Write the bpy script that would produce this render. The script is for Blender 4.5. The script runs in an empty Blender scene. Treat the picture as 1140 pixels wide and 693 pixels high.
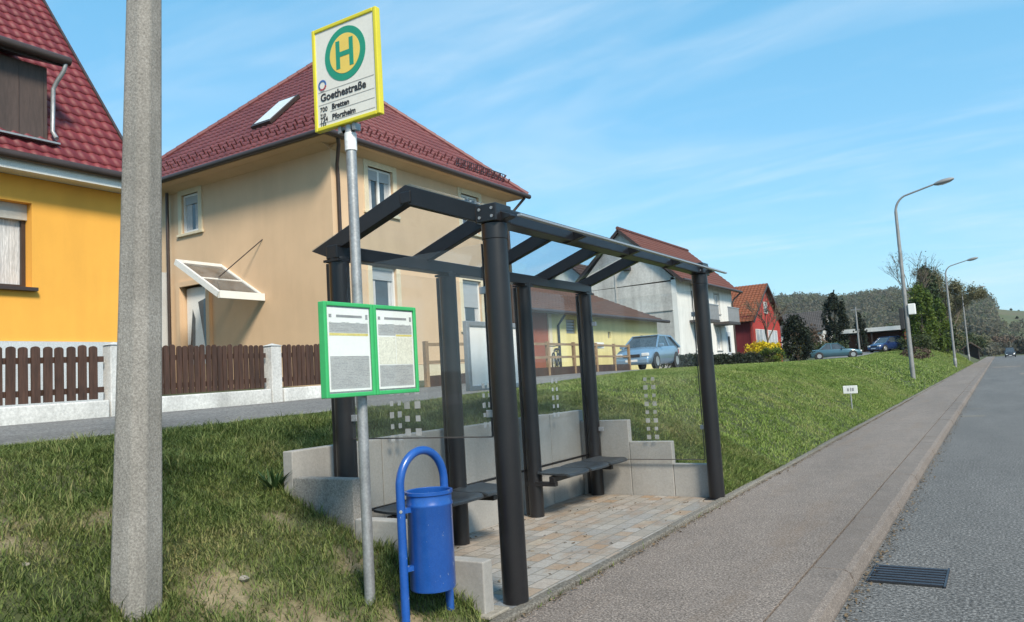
import bpy, math, random
import numpy as np
from mathutils import Vector, Matrix
R = math.radians
rnd = random.Random(11)
rng = np.random.default_rng(7)
sc = bpy.context.scene
COL = sc.collection
ORG = {}

# ------------------------------------------------------------------ materials
def newmat(name):
    m = bpy.data.materials.new(name); m.use_nodes = True
    nt = m.node_tree; b = nt.nodes['Principled BSDF']
    return m, nt, b
def N(nt, t, **k):
    n = nt.nodes.new(t)
    for a, v in k.items():
        if a in n.inputs: n.inputs[a].default_value = v
        else: setattr(n, a, v)
    return n
def ramp(nt, fac, stops):
    r = nt.nodes.new('ShaderNodeValToRGB')
    el = r.color_ramp.elements
    while len(el) < len(stops): el.new(.5)
    for e, (p, c) in zip(el, stops):
        e.position = p; e.color = (*c, 1) if len(c) == 3 else c
    nt.links.new(fac, r.inputs[0]); return r
def mix(nt, fac, a, b, mode='MIX'):
    m = nt.nodes.new('ShaderNodeMix'); m.data_type = 'RGBA'; m.blend_type = mode
    for s, v in ((m.inputs[0], fac), (m.inputs[6], a), (m.inputs[7], b)):
        if hasattr(v, 'node'): nt.links.new(v, s)
        elif isinstance(v, (int, float)): s.default_value = v
        else: s.default_value = (*v, 1)
    return m.outputs[2]
def noise(nt, scale, detail=4, rough=.6, stretch=None, coord='Object'):
    tc = nt.nodes.new('ShaderNodeTexCoord'); o = tc.outputs[coord]
    if stretch:
        mp = nt.nodes.new('ShaderNodeMapping'); mp.inputs['Scale'].default_value = stretch
        nt.links.new(o, mp.inputs[0]); o = mp.outputs[0]
    n = N(nt, 'ShaderNodeTexNoise', Scale=scale, Detail=detail, Roughness=rough)
    nt.links.new(o, n.inputs['Vector']); return n.outputs['Fac']
def bump(nt, b, h, strength=.3, dist=.01):
    bp = N(nt, 'ShaderNodeBump', Strength=strength, Distance=dist)
    nt.links.new(h, bp.inputs['Height']); nt.links.new(bp.outputs[0], b.inputs['Normal'])
def mottled(name, col, rough=.8, var=.25, scale=3., fine=40., bmp=.2, dist=.01, metal=0., fine_var=.15, stretch=None, coat=0., streak=0.):
    m, nt, b = newmat(name)
    a = noise(nt, scale, 5, .65, stretch); f = noise(nt, fine, 3, .7, stretch)
    lo = tuple(max(0, c*(1-var)) for c in col); hi = tuple(min(1, c*(1+var)) for c in col)
    c1 = ramp(nt, a, [(.3, lo), (.7, hi)]).outputs[0]
    g = ramp(nt, f, [(.25, (1-fine_var*2,)*3), (.75, (1+fine_var,)*3)]).outputs[0]
    c2 = mix(nt, 1., c1, g, 'MULTIPLY')
    if streak:
        k1 = noise(nt, 1.6, 4, .6, (1.3, 1.3, .16)); k2 = noise(nt, .45, 4, .6)
        c2 = mix(nt, 1., c2, ramp(nt, k1, [(.35, (1-streak,)*3), (.62, (1.03,)*3)]).outputs[0], 'MULTIPLY')
        c2 = mix(nt, 1., c2, ramp(nt, k2, [(.35, (1-streak*.8,)*3), (.65, (1.03,)*3)]).outputs[0], 'MULTIPLY')
    nt.links.new(c2, b.inputs['Base Color'])
    b.inputs['Roughness'].default_value = rough; b.inputs['Metallic'].default_value = metal
    if coat: b.inputs['Coat Weight'].default_value = coat; b.inputs['Coat Roughness'].default_value = .06
    if bmp: bump(nt, b, f, bmp, dist)
    return m

M = {}
M['stucco_beige'] = mottled('stucco_beige', (.64, .455, .295), .9, .05, .7, 60, .35, .006, fine_var=.06, streak=.03)
M['trim_cream'] = mottled('trim_cream', (.72, .63, .46), .8, .05, 2, 50, .1, streak=.08)
M['stucco_orange'] = mottled('stucco_orange', (.80, .40, .065), .9, .05, .8, 60, .3, .006, fine_var=.05, streak=.05)
M['stucco_white'] = mottled('stucco_white', (.78, .77, .74), .9, .05, .6, 50, .2, .006, fine_var=.04, streak=.12)
M['stucco_grey'] = mottled('stucco_grey', (.54, .53, .51), .95, .12, .5, 8, .4, .02, fine_var=.08, streak=.2)
M['stucco_yellow'] = mottled('stucco_yellow', (.74, .65, .31), .9, .07, .8, 50, .2, .006, fine_var=.06, streak=.12)
M['plinth_grey'] = mottled('plinth_grey', (.52, .55, .58), .9, .1, 1.2, 50, .2)
M['wall_russet'] = mottled('wall_russet', (.27, .085, .05), .85, .12, 1, 40, .2)
M['white_paint'] = mottled('white_paint', (.78, .77, .74), .6, .08, 2.5, 60, .1)
M['white_plastic'] = mottled('white_plastic', (.8, .8, .79), .35, .03, 3, 60, 0)
M['dark_brown'] = mottled('dark_brown', (.045, .03, .026), .45, .15, 4, 50, .1)
M['shutter_brown'] = mottled('shutter_brown', (.075, .05, .042), .6, .2, 2, 30, .3, .01, stretch=(1, 1, .15))
M['picket_wood'] = mottled('picket_wood', (.062, .030, .020), .7, .35, 3, 30, .5, .006, stretch=(1, 1, .12), fine_var=.3)
M['rail_wood'] = mottled('rail_wood', (.30, .20, .115), .8, .25, 2, 30, .3, .006, fine_var=.2)
M['old_white_wall'] = mottled('old_white_wall', (.66, .66, .65), .9, .12, 1.5, 30, .4, .01, streak=.22)
M['anthracite'] = mottled('anthracite', (.0125, .0118, .0135), .36, .25, 3, 90, .06, .002, fine_var=.15)
M['seat_mesh'] = mottled('seat_mesh', (.035, .042, .05), .4, .2, 6, 160, .4, .003, fine_var=.4)
M['galvanised'] = mottled('galvanised', (.36, .37, .38), .48, .2, 9, 70, .15, .002, metal=.55, fine_var=.15)
M['lamp_steel'] = mottled('lamp_steel', (.27, .27, .27), .6, .2, 3, 40, .1, metal=.3)
M['green_frame'] = mottled('green_frame', (.045, .40, .13), .4, .10, 3, 60, .0, fine_var=.03)
M['yellow_frame'] = mottled('yellow_frame', (.66, .58, .035), .35, .06, 3, 60, .0, fine_var=.03)
M['sign_white'] = mottled('sign_white', (.72, .70, .64), .4, .04, 3, 60, 0, fine_var=.03)
M['sign_green'] = mottled('sign_green', (.02, .27, .17), .4, .05, 5, 60, 0, fine_var=.02)
M['sign_yellow'] = mottled('sign_yellow', (.78, .56, .12), .4, .05, 5, 60, 0, fine_var=.02)
M['ink'] = mottled('ink', (.03, .03, .035), .6, .1, 5, 60, 0)
M['ink_soft'] = mottled('ink_soft', (.30, .30, .31), .7, .1, 5, 60, 0)
M['ink_blue'] = mottled('ink_blue', (.08, .2, .5), .6, .1, 5, 60, 0)
M['ink_red'] = mottled('ink_red', (.5, .08, .1), .6, .1, 5, 60, 0)
M['paper'] = mottled('paper', (.86, .86, .84), .6, .03, 8, 60, 0, fine_var=.03)
M['paper_grey'] = mottled('paper_grey', (.46, .46, .46), .65, .08, 14, 120, .05)
M['paper_cream'] = mottled('paper_cream', (.80, .77, .66), .65, .05, 9, 90, .05)
M['paper_yellow'] = mottled('paper_yellow', (.74, .62, .2), .65, .05, 9, 90, 0)
M['bin_blue'] = mottled('bin_blue', (.012, .085, .36), .3, .14, 5, 120, .06, .002, fine_var=.1, coat=.3, streak=.12)
def bin_paint():
    m = M['bin_blue']; nt = m.node_tree; b = nt.nodes['Principled BSDF']; old = b.inputs['Base Color'].links[0].from_socket
    n = noise(nt, 38, 3, .6, (1, 1, .7)); k = noise(nt, 5, 4, .7)
    c = mix(nt, ramp(nt, n, [(.70, (0,)*3), (.735, (.75,)*3)]).outputs[0], old, (.42, .47, .55))
    c = mix(nt, ramp(nt, k, [(.52, (0,)*3), (.78, (.35,)*3)]).outputs[0], c, (.06, .12, .27))
    nt.links.new(c, b.inputs['Base Color'])
bin_paint()
M['concrete_wall'] = mottled('concrete_wall', (.35, .335, .315), .9, .10, 1.6, 45, .25, .006, fine_var=.07, streak=.12)
M['poster_pane'] = mottled('poster_pane', (.88, .88, .87), .5, .03, 1.5, 14, 0, fine_var=.03)
M['alu'] = mottled('alu', (.40, .41, .43), .4, .08, 4, 60, .05, metal=.5)
M['iron'] = mottled('iron', (.05, .053, .068), .5, .25, 6, 60, .15, .002, metal=.5)
M['black'] = mottled('black', (.008, .008, .008), .8, .1, 4, 40, 0)
M['curtain'] = mottled('curtain', (.55, .55, .56), .9, .3, 10, 40, .3, .01, stretch=(4, 4, .25))
M['blind'] = mottled('blind', (.40, .43, .46), .7, .08, 3, 40, .2, .004, stretch=(1, 1, 6))
M['roller'] = mottled('roller', (.5, .47, .42), .6, .1, 3, 40, .3, .004, stretch=(.5, .5, 8))
M['red_boards'] = mottled('red_boards', (.38, .034, .024), .75, .2, 1.5, 12, .4, .02, stretch=(4, 4, .3))
M['red_boards_shade'] = mottled('red_boards_shade', (.14, .012, .02), .75, .2, 1.5, 12, .4, .02, stretch=(4, 4, .3))  # red boards again, with the shade below the eave put into the colour
M['bark'] = mottled('bark', (.13, .105, .08), .95, .3, 4, 25, .6, .02, fine_var=.3)
M['tyre'] = mottled('tyre', (.018, .018, .018), .8, .1, 8, 60, .1)
M['rim'] = mottled('rim', (.45, .46, .48), .35, .1, 8, 60, 0, metal=.6)
M['lamp_clear'] = mottled('lamp_clear', (.7, .72, .74), .15, .05, 8, 60, 0)
M['lamp_red'] = mottled('lamp_red', (.4, .02, .02), .2, .05, 8, 60, 0)
M['car_paint_light'] = mottled('car_paint_light', (.20, .32, .46), .28, .05, 2, 60, 0, metal=.35, fine_var=.03, coat=.8)
M['car_paint_teal'] = mottled('car_paint_teal', (.05, .125, .165), .3, .06, 2, 60, 0, metal=.3, fine_var=.03, coat=.8)
M['car_paint_navy'] = mottled('car_paint_navy', (.015, .035, .12), .25, .06, 2, 60, 0, metal=.2, fine_var=.03, coat=.8)
M['car_paint_dark'] = mottled('car_paint_dark', (.022, .026, .035), .25, .06, 2, 60, 0, fine_var=.03, coat=.8)
M['car_trim'] = mottled('car_trim', (.03, .03, .033), .6, .1, 5, 60, .05)
M['stone'] = mottled('stone', (.30, .27, .225), .9, .25, 8, 30, .5, .02)

def rough_concrete():
    m, nt, b = newmat('exposed_aggregate')
    v = noise(nt, 90, 4, .75); g = noise(nt, 2.2, 5, .6); s = noise(nt, 7, 4, .6, (1, 1, .12))
    c = ramp(nt, v, [(.28, (.13, .122, .113)), (.5, (.255, .242, .225)), (.74, (.40, .385, .36))]).outputs[0]
    d = ramp(nt, g, [(.3, (.8, .79, .77)), (.7, (1.12, 1.11, 1.1))]).outputs[0]
    e = ramp(nt, s, [(.3, (.82,)*3), (.6, (1.05,)*3)]).outputs[0]
    nt.links.new(mix(nt, 1., mix(nt, 1., c, d, 'MULTIPLY'), e, 'MULTIPLY'), b.inputs['Base Color'])
    b.inputs['Roughness'].default_value = .95; bump(nt, b, v, .7, .006); return m
M['aggregate'] = rough_concrete()

def asphalt(name, dark, mid, light, scale, patch=.25, warm=None):
    m, nt, b = newmat(name)
    v = noise(nt, scale, 3, .8); g = noise(nt, .7, 5, .6, (1.2, .25, 1)); l = noise(nt, 4., 5, .7)
    c = ramp(nt, v, [(.33, dark), (.5, mid), (.68, light)]).outputs[0]
    c = mix(nt, 1., c, ramp(nt, g, [(.3, (1-patch,)*3), (.7, (1+patch*.7,)*3)]).outputs[0], 'MULTIPLY')
    c = mix(nt, 1., c, ramp(nt, l, [(.3, (.86,)*3), (.7, (1.1,)*3)]).outputs[0], 'MULTIPLY')
    if warm:
        w = noise(nt, 1.3, 5, .7, (2., .35, 1)); c = mix(nt, ramp(nt, w, [(.52, (0,)*3), (.72, (.45,)*3)]).outputs[0], c, warm)
    nt.links.new(c, b.inputs['Base Color']); b.inputs['Roughness'].default_value = .9
    bump(nt, b, v, .6, .006); return m
M['road'] = asphalt('road_asphalt', (.022, .021, .02), (.098, .093, .089), (.34, .325, .31), 44, .2)
M['pavement'] = asphalt('pavement_chips', (.045, .036, .030), (.170, .137, .117), (.43, .36, .31), 66, .16, (.18, .125, .085))
M['street'] = asphalt('street_asphalt', (.085, .082, .08), (.17, .165, .16), (.30, .29, .28), 30, .25)
M['kerb'] = asphalt('kerb_stone', (.085, .069, .060), (.168, .137, .118), (.32, .272, .237), 80, .2, (.14, .108, .084))
M['edging'] = asphalt('edging_stone', (.06, .052, .042), (.155, .138, .115), (.30, .275, .24), 60, .3, (.09, .08, .045))

def paving():
    m, nt, b = newmat('shelter_pavers')
    tc = nt.nodes.new('ShaderNodeTexCoord')
    mp = nt.nodes.new('ShaderNodeMapping'); mp.inputs['Rotation'].default_value = (0, 0, R(90)); nt.links.new(tc.outputs['Object'], mp.inputs[0])
    br = N(nt, 'ShaderNodeTexBrick', Scale=1., Color1=(0, 0, 0, 1), Color2=(1, 1, 1, 1), Mortar=(.5, .5, .5, 1))
    br.inputs['Mortar Size'].default_value = .006; br.inputs['Brick Width'].default_value = .26; br.inputs['Row Height'].default_value = .15
    br.offset = .37; br.squash = .7; br.squash_frequency = 3
    nt.links.new(mp.outputs[0], br.inputs['Vector'])
    c = ramp(nt, br.outputs['Color'], [(0., (.27, .24, .205)), (.25, (.33, .305, .275)), (.42, (.30, .215, .145)), (.55, (.36, .33, .30)), (.8, (.24, .23, .215)), (1., (.36, .31, .25))]).outputs[0]
    n1 = noise(nt, 2.4, 5, .65, (2.2, .8, 1)); n2 = noise(nt, 60, 3, .7)
    c = mix(nt, ramp(nt, n1, [(.5, (0,)*3), (.68, (.55,)*3)]).outputs[0], c, (.25, .15, .08))
    c = mix(nt, 1., c, ramp(nt, n2, [(.3, (.75,)*3), (.7, (1.15,)*3)]).outputs[0], 'MULTIPLY')
    c = mix(nt, br.outputs['Fac'], c, (.17, .155, .135))
    nt.links.new(c, b.inputs['Base Color']); b.inputs['Roughness'].default_value = .85
    inv = nt.nodes.new('ShaderNodeMath'); inv.operation = 'SUBTRACT'; inv.inputs[0].default_value = 1; nt.links.new(br.outputs['Fac'], inv.inputs[1])
    bump(nt, b, inv.outputs[0], .5, .006); return m
M['paving'] = paving()

def tile_mat(name, a, bcol, c2, rough=.35):
    m, nt, b = newmat(name)
    n1 = noise(nt, 1.1, 5, .65); n2 = noise(nt, 9, 3, .7); n3 = noise(nt, 40, 3, .7)
    c = ramp(nt, n1, [(.3, a), (.65, bcol)]).outputs[0]
    c = mix(nt, ramp(nt, n2, [(.55, (0,)*3), (.75, (.6,)*3)]).outputs[0], c, c2)
    c = mix(nt, 1., c, ramp(nt, n3, [(.3, (.8,)*3), (.7, (1.15,)*3)]).outputs[0], 'MULTIPLY')
    nt.links.new(c, b.inputs['Base Color']); b.inputs['Roughness'].default_value = rough
    bump(nt, b, n3, .15, .004); return m
M['tile_red'] = tile_mat('tile_red', (.13, .015, .021), (.19, .026, .031), (.095, .018, .024), .58)
M['tile_maroon'] = tile_mat('tile_maroon', (.12, .03, .034), (.175, .05, .05), (.16, .085, .072), .5)
M['tile_brown'] = tile_mat('tile_brown', (.062, .034, .026), (.095, .05, .036), (.10, .075, .06), .7)
M['tile_rust'] = tile_mat('tile_rust', (.17, .05, .022), (.22, .068, .03), (.17, .07, .04), .8)
M['tile_oxide'] = tile_mat('tile_oxide', (.10, .034, .028), (.135, .05, .04), (.10, .05, .042), .75)
M['tile_grey'] = tile_mat('tile_grey', (.04, .036, .036), (.07, .06, .058), (.05, .05, .05), .6)

def glass(name, tint, refl_rough=.02, base=.06, dirt=0.):
    m = bpy.data.materials.new(name); m.use_nodes = True; nt = m.node_tree; nt.nodes.clear()
    out = nt.nodes.new('ShaderNodeOutputMaterial'); t = N(nt, 'ShaderNodeBsdfTransparent', Color=(*tint, 1))
    g = N(nt, 'ShaderNodeBsdfGlossy', Roughness=refl_rough); lw = N(nt, 'ShaderNodeLayerWeight', Blend=.5)
    pw = nt.nodes.new('ShaderNodeMath'); pw.operation = 'POWER'; pw.inputs[1].default_value = 5.; nt.links.new(lw.outputs['Facing'], pw.inputs[0])
    f = nt.nodes.new('ShaderNodeMath'); f.operation = 'MULTIPLY_ADD'; f.inputs[1].default_value = .7; f.inputs[2].default_value = .022; nt.links.new(pw.outputs[0], f.inputs[0])
    ms = nt.nodes.new('ShaderNodeMixShader')
    nt.links.new(f.outputs[0], ms.inputs[0]); nt.links.new(t.outputs[0], ms.inputs[1]); nt.links.new(g.outputs[0], ms.inputs[2])
    last = ms.outputs[0]
    if dirt:
        d = N(nt, 'ShaderNodeBsdfDiffuse', Color=(.6, .6, .6, 1)); m2 = nt.nodes.new('ShaderNodeMixShader')
        r = ramp(nt, noise(nt, 2.5, 5, .7), [(.3, (dirt*.3,)*3), (.75, (dirt,)*3)]); nt.links.new(r.outputs[0], m2.inputs[0])
        nt.links.new(last, m2.inputs[1]); nt.links.new(d.outputs[0], m2.inputs[2]); last = m2.outputs[0]
    nt.links.new(last, out.inputs[0]); return m
M['glass'] = glass('shelter_glass', (.965, .97, .97), dirt=.025)
M['roof_glass'] = glass('roof_glass', (.90, .945, .99), dirt=.03)
M['canopy_glass'] = glass('canopy_glass', (.5, .46, .42), dirt=.22)
def window_glass():
    m, nt, b = newmat('window_glass'); n = noise(nt, 3, 3, .6)
    nt.links.new(ramp(nt, n, [(.3, (.03, .04, .05)), (.7, (.06, .075, .09))]).outputs[0], b.inputs['Base Color'])
    b.inputs['Roughness'].default_value = .05; b.inputs['Specular IOR Level'].default_value = .9; return m
M['window_glass'] = window_glass()
M['frosted'] = glass('frosted', (.75, .76, .77), .3, dirt=.62)
M['pane_clear'] = glass('pane_clear', (.96, .97, .97))

def leaf_mat(name, cols, rough=.6, scale=1.2, trans=.25):
    m, nt, b = newmat(name)
    at = N(nt, 'ShaderNodeAttribute', attribute_name='tint')
    n = noise(nt, scale, 3, .6)
    ad = nt.nodes.new('ShaderNodeMath'); ad.operation = 'MULTIPLY_ADD'; ad.inputs[1].default_value = .55
    nt.links.new(at.outputs['Fac'], ad.inputs[0])
    m2 = nt.nodes.new('ShaderNodeMath'); m2.operation = 'MULTIPLY'; m2.inputs[1].default_value = .45; nt.links.new(n, m2.inputs[0])
    nt.links.new(m2.outputs[0], ad.inputs[2])
    k = len(cols)-1
    c = ramp(nt, ad.outputs[0], [(.12+.76*i/k, cc) for i, cc in enumerate(cols)]).outputs[0]
    nt.links.new(c, b.inputs['Base Color']); b.inputs['Roughness'].default_value = rough
    b.inputs['Specular IOR Level'].default_value = .25
    if trans:
        tr = nt.nodes.new('ShaderNodeBsdfTranslucent'); nt.links.new(c, tr.inputs['Color']); ms = nt.nodes.new('ShaderNodeMixShader'); ms.inputs[0].default_value = trans
        nt.links.new(b.outputs[0], ms.inputs[1]); nt.links.new(tr.outputs[0], ms.inputs[2]); nt.links.new(ms.outputs[0], nt.nodes['Material Output'].inputs[0])
    return m
M['grass'] = leaf_mat('grass_blades', [(.026, .046, .012), (.085, .125, .03), (.155, .20, .056), (.23, .235, .09), (.36, .30, .15)], .6, .55)
M['grass_far'] = leaf_mat('grass_blades_far', [(.05, .085, .018), (.15, .225, .042), (.235, .31, .07), (.32, .335, .12), (.38, .33, .16)], .6, .35)
M['leaf_dark'] = leaf_mat('leaf_dark', [(.006, .010, .006), (.014, .022, .012), (.028, .04, .02)], .6, 1.2, .1)
M['leaf_conifer'] = leaf_mat('leaf_conifer', [(.016, .03, .013), (.032, .055, .022), (.065, .09, .035)], .6, 1., .1)
M['leaf_fresh'] = leaf_mat('leaf_fresh', [(.04, .07, .012), (.085, .13, .02), (.15, .19, .035)], .55, .8, .3)
M['leaf_mid'] = leaf_mat('leaf_mid', [(.025, .038, .014), (.055, .072, .025), (.10, .11, .045)], .6, .8, .2)
M['leaf_yellow'] = leaf_mat('leaf_yellow', [(.30, .22, .01), (.60, .46, .015), (.74, .6, .04)], .6, 2, .25)
M['leaf_olive'] = leaf_mat('leaf_olive', [(.085, .08, .045), (.145, .14, .075), (.22, .21, .12)], .7, .8, .2)
M['leaf_brown'] = leaf_mat('leaf_brown', [(.05, .035, .025), (.10, .07, .05), (.15, .11, .08)], .8, .8, .1)
M['forest'] = leaf_mat('forest_twigs', [(.105, .097, .075), (.145, .134, .104), (.18, .17, .13), (.15, .165, .095), (.215, .20, .16)], .85, .012, .45)
M['blade_leaf'] = leaf_mat('blade_leaf', [(.014, .035, .012), (.03, .065, .02), (.06, .10, .035)], .45, 3, .2)
M['litter'] = leaf_mat('litter', [(.06, .045, .03), (.13, .09, .055), (.22, .17, .11)], .9, 6, 0)

def ground_mat():
    m, nt, b = newmat('earth_and_turf')
    at = N(nt, 'ShaderNodeAttribute', attribute_name='soil')
    n1 = noise(nt, .5, 5, .65); n2 = noise(nt, 6, 5, .75); n3 = noise(nt, 45, 3, .7)
    g = ramp(nt, n1, [(.3, (.035, .046, .016)), (.55, (.055, .068, .022)), (.75, (.10, .09, .04))]).outputs[0]
    g = mix(nt, 1., g, ramp(nt, n2, [(.3, (.55,)*3), (.7, (1.3,)*3)]).outputs[0], 'MULTIPLY')
    s = ramp(nt, n2, [(.3, (.17, .125, .075)), (.7, (.33, .265, .17))]).outputs[0]
    s = mix(nt, 1., s, ramp(nt, n3, [(.3, (.7,)*3), (.7, (1.2,)*3)]).outputs[0], 'MULTIPLY')
    nt.links.new(mix(nt, at.outputs['Fac'], g, s), b.inputs['Base Color'])
    b.inputs['Roughness'].default_value = 1.; bump(nt, b, n3, .8, .015); return m
M['ground'] = ground_mat()
def hill_mat():
    m, nt, b = newmat('hill_slope')
    n1 = noise(nt, .012, 5, .6); n2 = noise(nt, .09, 4, .7, (.25, 1, 2.5))
    c = ramp(nt, n1, [(.35, (.055, .075, .03)), (.55, (.085, .10, .045)), (.7, (.12, .115, .065))]).outputs[0]
    c = mix(nt, ramp(nt, n2, [(.5, (0,)*3), (.62, (.7,)*3)]).outputs[0], c, (.10, .085, .06))
    nt.links.new(c, b.inputs['Base Color']); b.inputs['Roughness'].default_value = 1.; return m
M['hill'] = hill_mat()

# ------------------------------------------------------------------ mesh helpers
class MB:
    def __init__(s): s.v = []; s.f = []
    def add(s, vs, fs):
        k = len(s.v); s.v += [tuple(v) for v in vs]; s.f += [tuple(i+k for i in f) for f in fs]; return s
    def box(s, a, b):
        (x0, y0, z0), (x1, y1, z1) = [tuple(t) for t in zip(*[(min(p, q), max(p, q)) for p, q in zip(a, b)])]
        return s.add([(x0,y0,z0),(x1,y0,z0),(x1,y1,z0),(x0,y1,z0),(x0,y0,z1),(x1,y0,z1),(x1,y1,z1),(x0,y1,z1)],
                     [(0,3,2,1),(4,5,6,7),(0,1,5,4),(1,2,6,5),(2,3,7,6),(3,0,4,7)])
    def bar(s, p, q, w, h, up=(0, 0, 1)):
        p = Vector(p); q = Vector(q); d = (q-p).normalized(); u = Vector(up); x = d.cross(u)
        if x.length < 1e-5: x = Vector((1, 0, 0))
        x.normalize(); u = x.cross(d).normalized(); x *= w/2; u *= h/2
        vs = [p-x-u, p+x-u, p+x+u, p-x+u, q-x-u, q+x-u, q+x+u, q-x+u]
        return s.add(vs, [(0,1,2,3),(7,6,5,4),(0,4,5,1),(1,5,6,2),(2,6,7,3),(3,7,4,0)])
    def tube(s, pts, r, n=12, caps=True):
        pts = [Vector(p) for p in pts]; k = len(pts); rs = r if isinstance(r, (list, tuple)) else [r]*k
        ring = []; ref = Vector((.31, .2, .93))
        d0 = (pts[1]-pts[0]).normalized()
        if abs(d0.dot(ref)) > .9: ref = Vector((0, 1, 0)) if abs(d0.y) < .9 else Vector((1, 0, 0))
        x = None; vs = []
        for i, p in enumerate(pts):
            d = (pts[min(i+1, k-1)]-pts[max(i-1, 0)]).normalized()
            x = (ref - d*ref.dot(d)).normalized() if x is None else (x - d*x.dot(d)).normalized()
            y = d.cross(x)
            for j in range(n):
                a = 2*math.pi*j/n; vs.append(p + (x*math.cos(a)+y*math.sin(a))*rs[i])
        fs = [(i*n+j, i*n+(j+1) % n, (i+1)*n+(j+1) % n, (i+1)*n+j) for i in range(k-1) for j in range(n)]
        if caps: fs += [tuple(range(n-1, -1, -1)), tuple((k-1)*n+j for j in range(n))]
        return s.add(vs, fs)
    def lathe(s, prof, c, n=28, axis='z'):
        vs = []
        for r, h in prof:
            for j in range(n):
                a = 2*math.pi*j/n; x, y = r*math.cos(a), r*math.sin(a)
                vs.append((c[0]+x, c[1]+y, c[2]+h) if axis == 'z' else ((c[0]+x, c[1]+h, c[2]+y) if axis == 'y' else (c[0]+h, c[1]+x, c[2]+y)))
        k = len(prof)
        fs = [(i*n+j, i*n+(j+1) % n, (i+1)*n+(j+1) % n, (i+1)*n+j) for i in range(k-1) for j in range(n)]
        fs += [tuple(range(n-1, -1, -1)), tuple((k-1)*n+j for j in range(n))]
        return s.add(vs, fs)
    def prism(s, poly, vec):
        n = len(poly); vec = Vector(vec); vs = [Vector(p) for p in poly]; vs += [p+vec for p in vs]
        return s.add(vs, [tuple(range(n-1, -1, -1)), tuple(range(n, 2*n))]+[(i, (i+1) % n, n+(i+1) % n, n+i) for i in range(n)])
    def quad(s, *p): return s.add(p, [tuple(range(len(p)))])
    def rot(s, ang, c):
        ca, sa = math.cos(ang), math.sin(ang)
        s.v = [(c[0]+(x-c[0])*ca-(y-c[1])*sa, c[1]+(x-c[0])*sa+(y-c[1])*ca, z) for x, y, z in s.v]; return s

def link_mesh(name, me, m, parent):
    o = bpy.data.objects.new(name, me); COL.objects.link(o)
    if m is not None: me.materials.append(M[m] if isinstance(m, str) else m)
    ORG[o.name] = Vector((0, 0, 0))
    if parent is not None:
        o.parent = parent; ORG[o.name] = ORG[parent.name]
    return o
def obj(name, mb, m, parent=None, smooth=False, bevel=0., label=None, seg=2):
    off = ORG[parent.name] if parent is not None else Vector((0, 0, 0))
    me = bpy.data.meshes.new(name)
    me.from_pydata([tuple(Vector(v)-off) for v in mb.v], [], mb.f); me.validate()
    import bmesh
    bm = bmesh.new(); bm.from_mesh(me); bmesh.ops.recalc_face_normals(bm, faces=bm.faces); bm.to_mesh(me); bm.free()
    if smooth:
        me.polygons.foreach_set('use_smooth', [True]*len(me.polygons)); me.set_sharp_from_angle(angle=R(38))
    o = link_mesh(name, me, m, parent)
    if bevel:
        b = o.modifiers.new('bevel', 'BEVEL'); b.width = bevel; b.segments = seg; b.limit_method = 'ANGLE'; b.angle_limit = R(40)
    if label: o['label'] = label
    return o
def np_mesh(name, V, F, m, parent=None, tint=None, smooth=False, attr='tint'):
    """V (n,3) world, F (k,q) same-size faces; tint per vertex"""
    V = np.asarray(V, dtype=np.float32).copy()
    if parent is not None: V -= np.array(ORG[parent.name], dtype=np.float32)
    F = np.asarray(F, dtype=np.int32); k, q = F.shape
    me = bpy.data.meshes.new(name); me.vertices.add(len(V)); me.vertices.foreach_set('co', V.ravel())
    me.loops.add(k*q); me.loops.foreach_set('vertex_index', F.ravel())
    me.polygons.add(k); me.polygons.foreach_set('loop_start', np.arange(0, k*q, q, dtype=np.int32))
    me.polygons.foreach_set('loop_total', np.full(k, q, dtype=np.int32))
    if smooth: me.polygons.foreach_set('use_smooth', np.ones(k, dtype=bool))
    if tint is not None:
        a = me.attributes.new(attr, 'FLOAT', 'POINT'); a.data.foreach_set('value', np.asarray(tint, dtype=np.float32))
    me.update(calc_edges=True)
    return link_mesh(name, me, m, parent)
def tag(o, label, cat, group=None):
    o['label'] = label; o['category'] = cat
    if group: o['group'] = group
    return o
def kind(o, k): o['kind'] = k; return o
def thing(name, loc, label, cat, group=None):
    o = bpy.data.objects.new(name, None); o.empty_display_size = .3; COL.objects.link(o); o.location = loc; ORG[o.name] = Vector(loc)
    return tag(o, label, cat, group)
def dup(root, loc, rotz=0., label=None, scale=1.):
    r = root.copy(); COL.objects.link(r); r.location = loc; r.rotation_euler = (0, 0, rotz); r.scale = (scale,)*3
    if label: r['label'] = label
    for ch in list(root.children):
        c = ch.copy(); COL.objects.link(c); c.parent = r
        for g in ch.children:
            d = g.copy(); COL.objects.link(d); d.parent = c
    return r
def text_mb(body, size, loc, plane='xz', align='LEFT', extr=.0008, bold=0.):
    cu = bpy.data.curves.new('t', 'FONT'); cu.body = body; cu.size = size; cu.align_x = align; cu.extrude = extr; cu.resolution_u = 3; cu.offset = bold
    o = bpy.data.objects.new('t', cu); COL.objects.link(o)
    dg = bpy.context.evaluated_depsgraph_get(); me = bpy.data.meshes.new_from_object(o.evaluated_get(dg))
    mb = MB(); vs = []
    for v in me.vertices:
        x, y, z = v.co
        vs.append((loc[0]+x, loc[1]-z, loc[2]+y) if plane == 'xz' else (loc[0]+z, loc[1]+x, loc[2]+y))
    mb.add(vs, [tuple(p.vertices) for p in me.polygons])
    bpy.data.objects.remove(o); bpy.data.curves.remove(cu); bpy.data.meshes.remove(me)
    return mb

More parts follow.
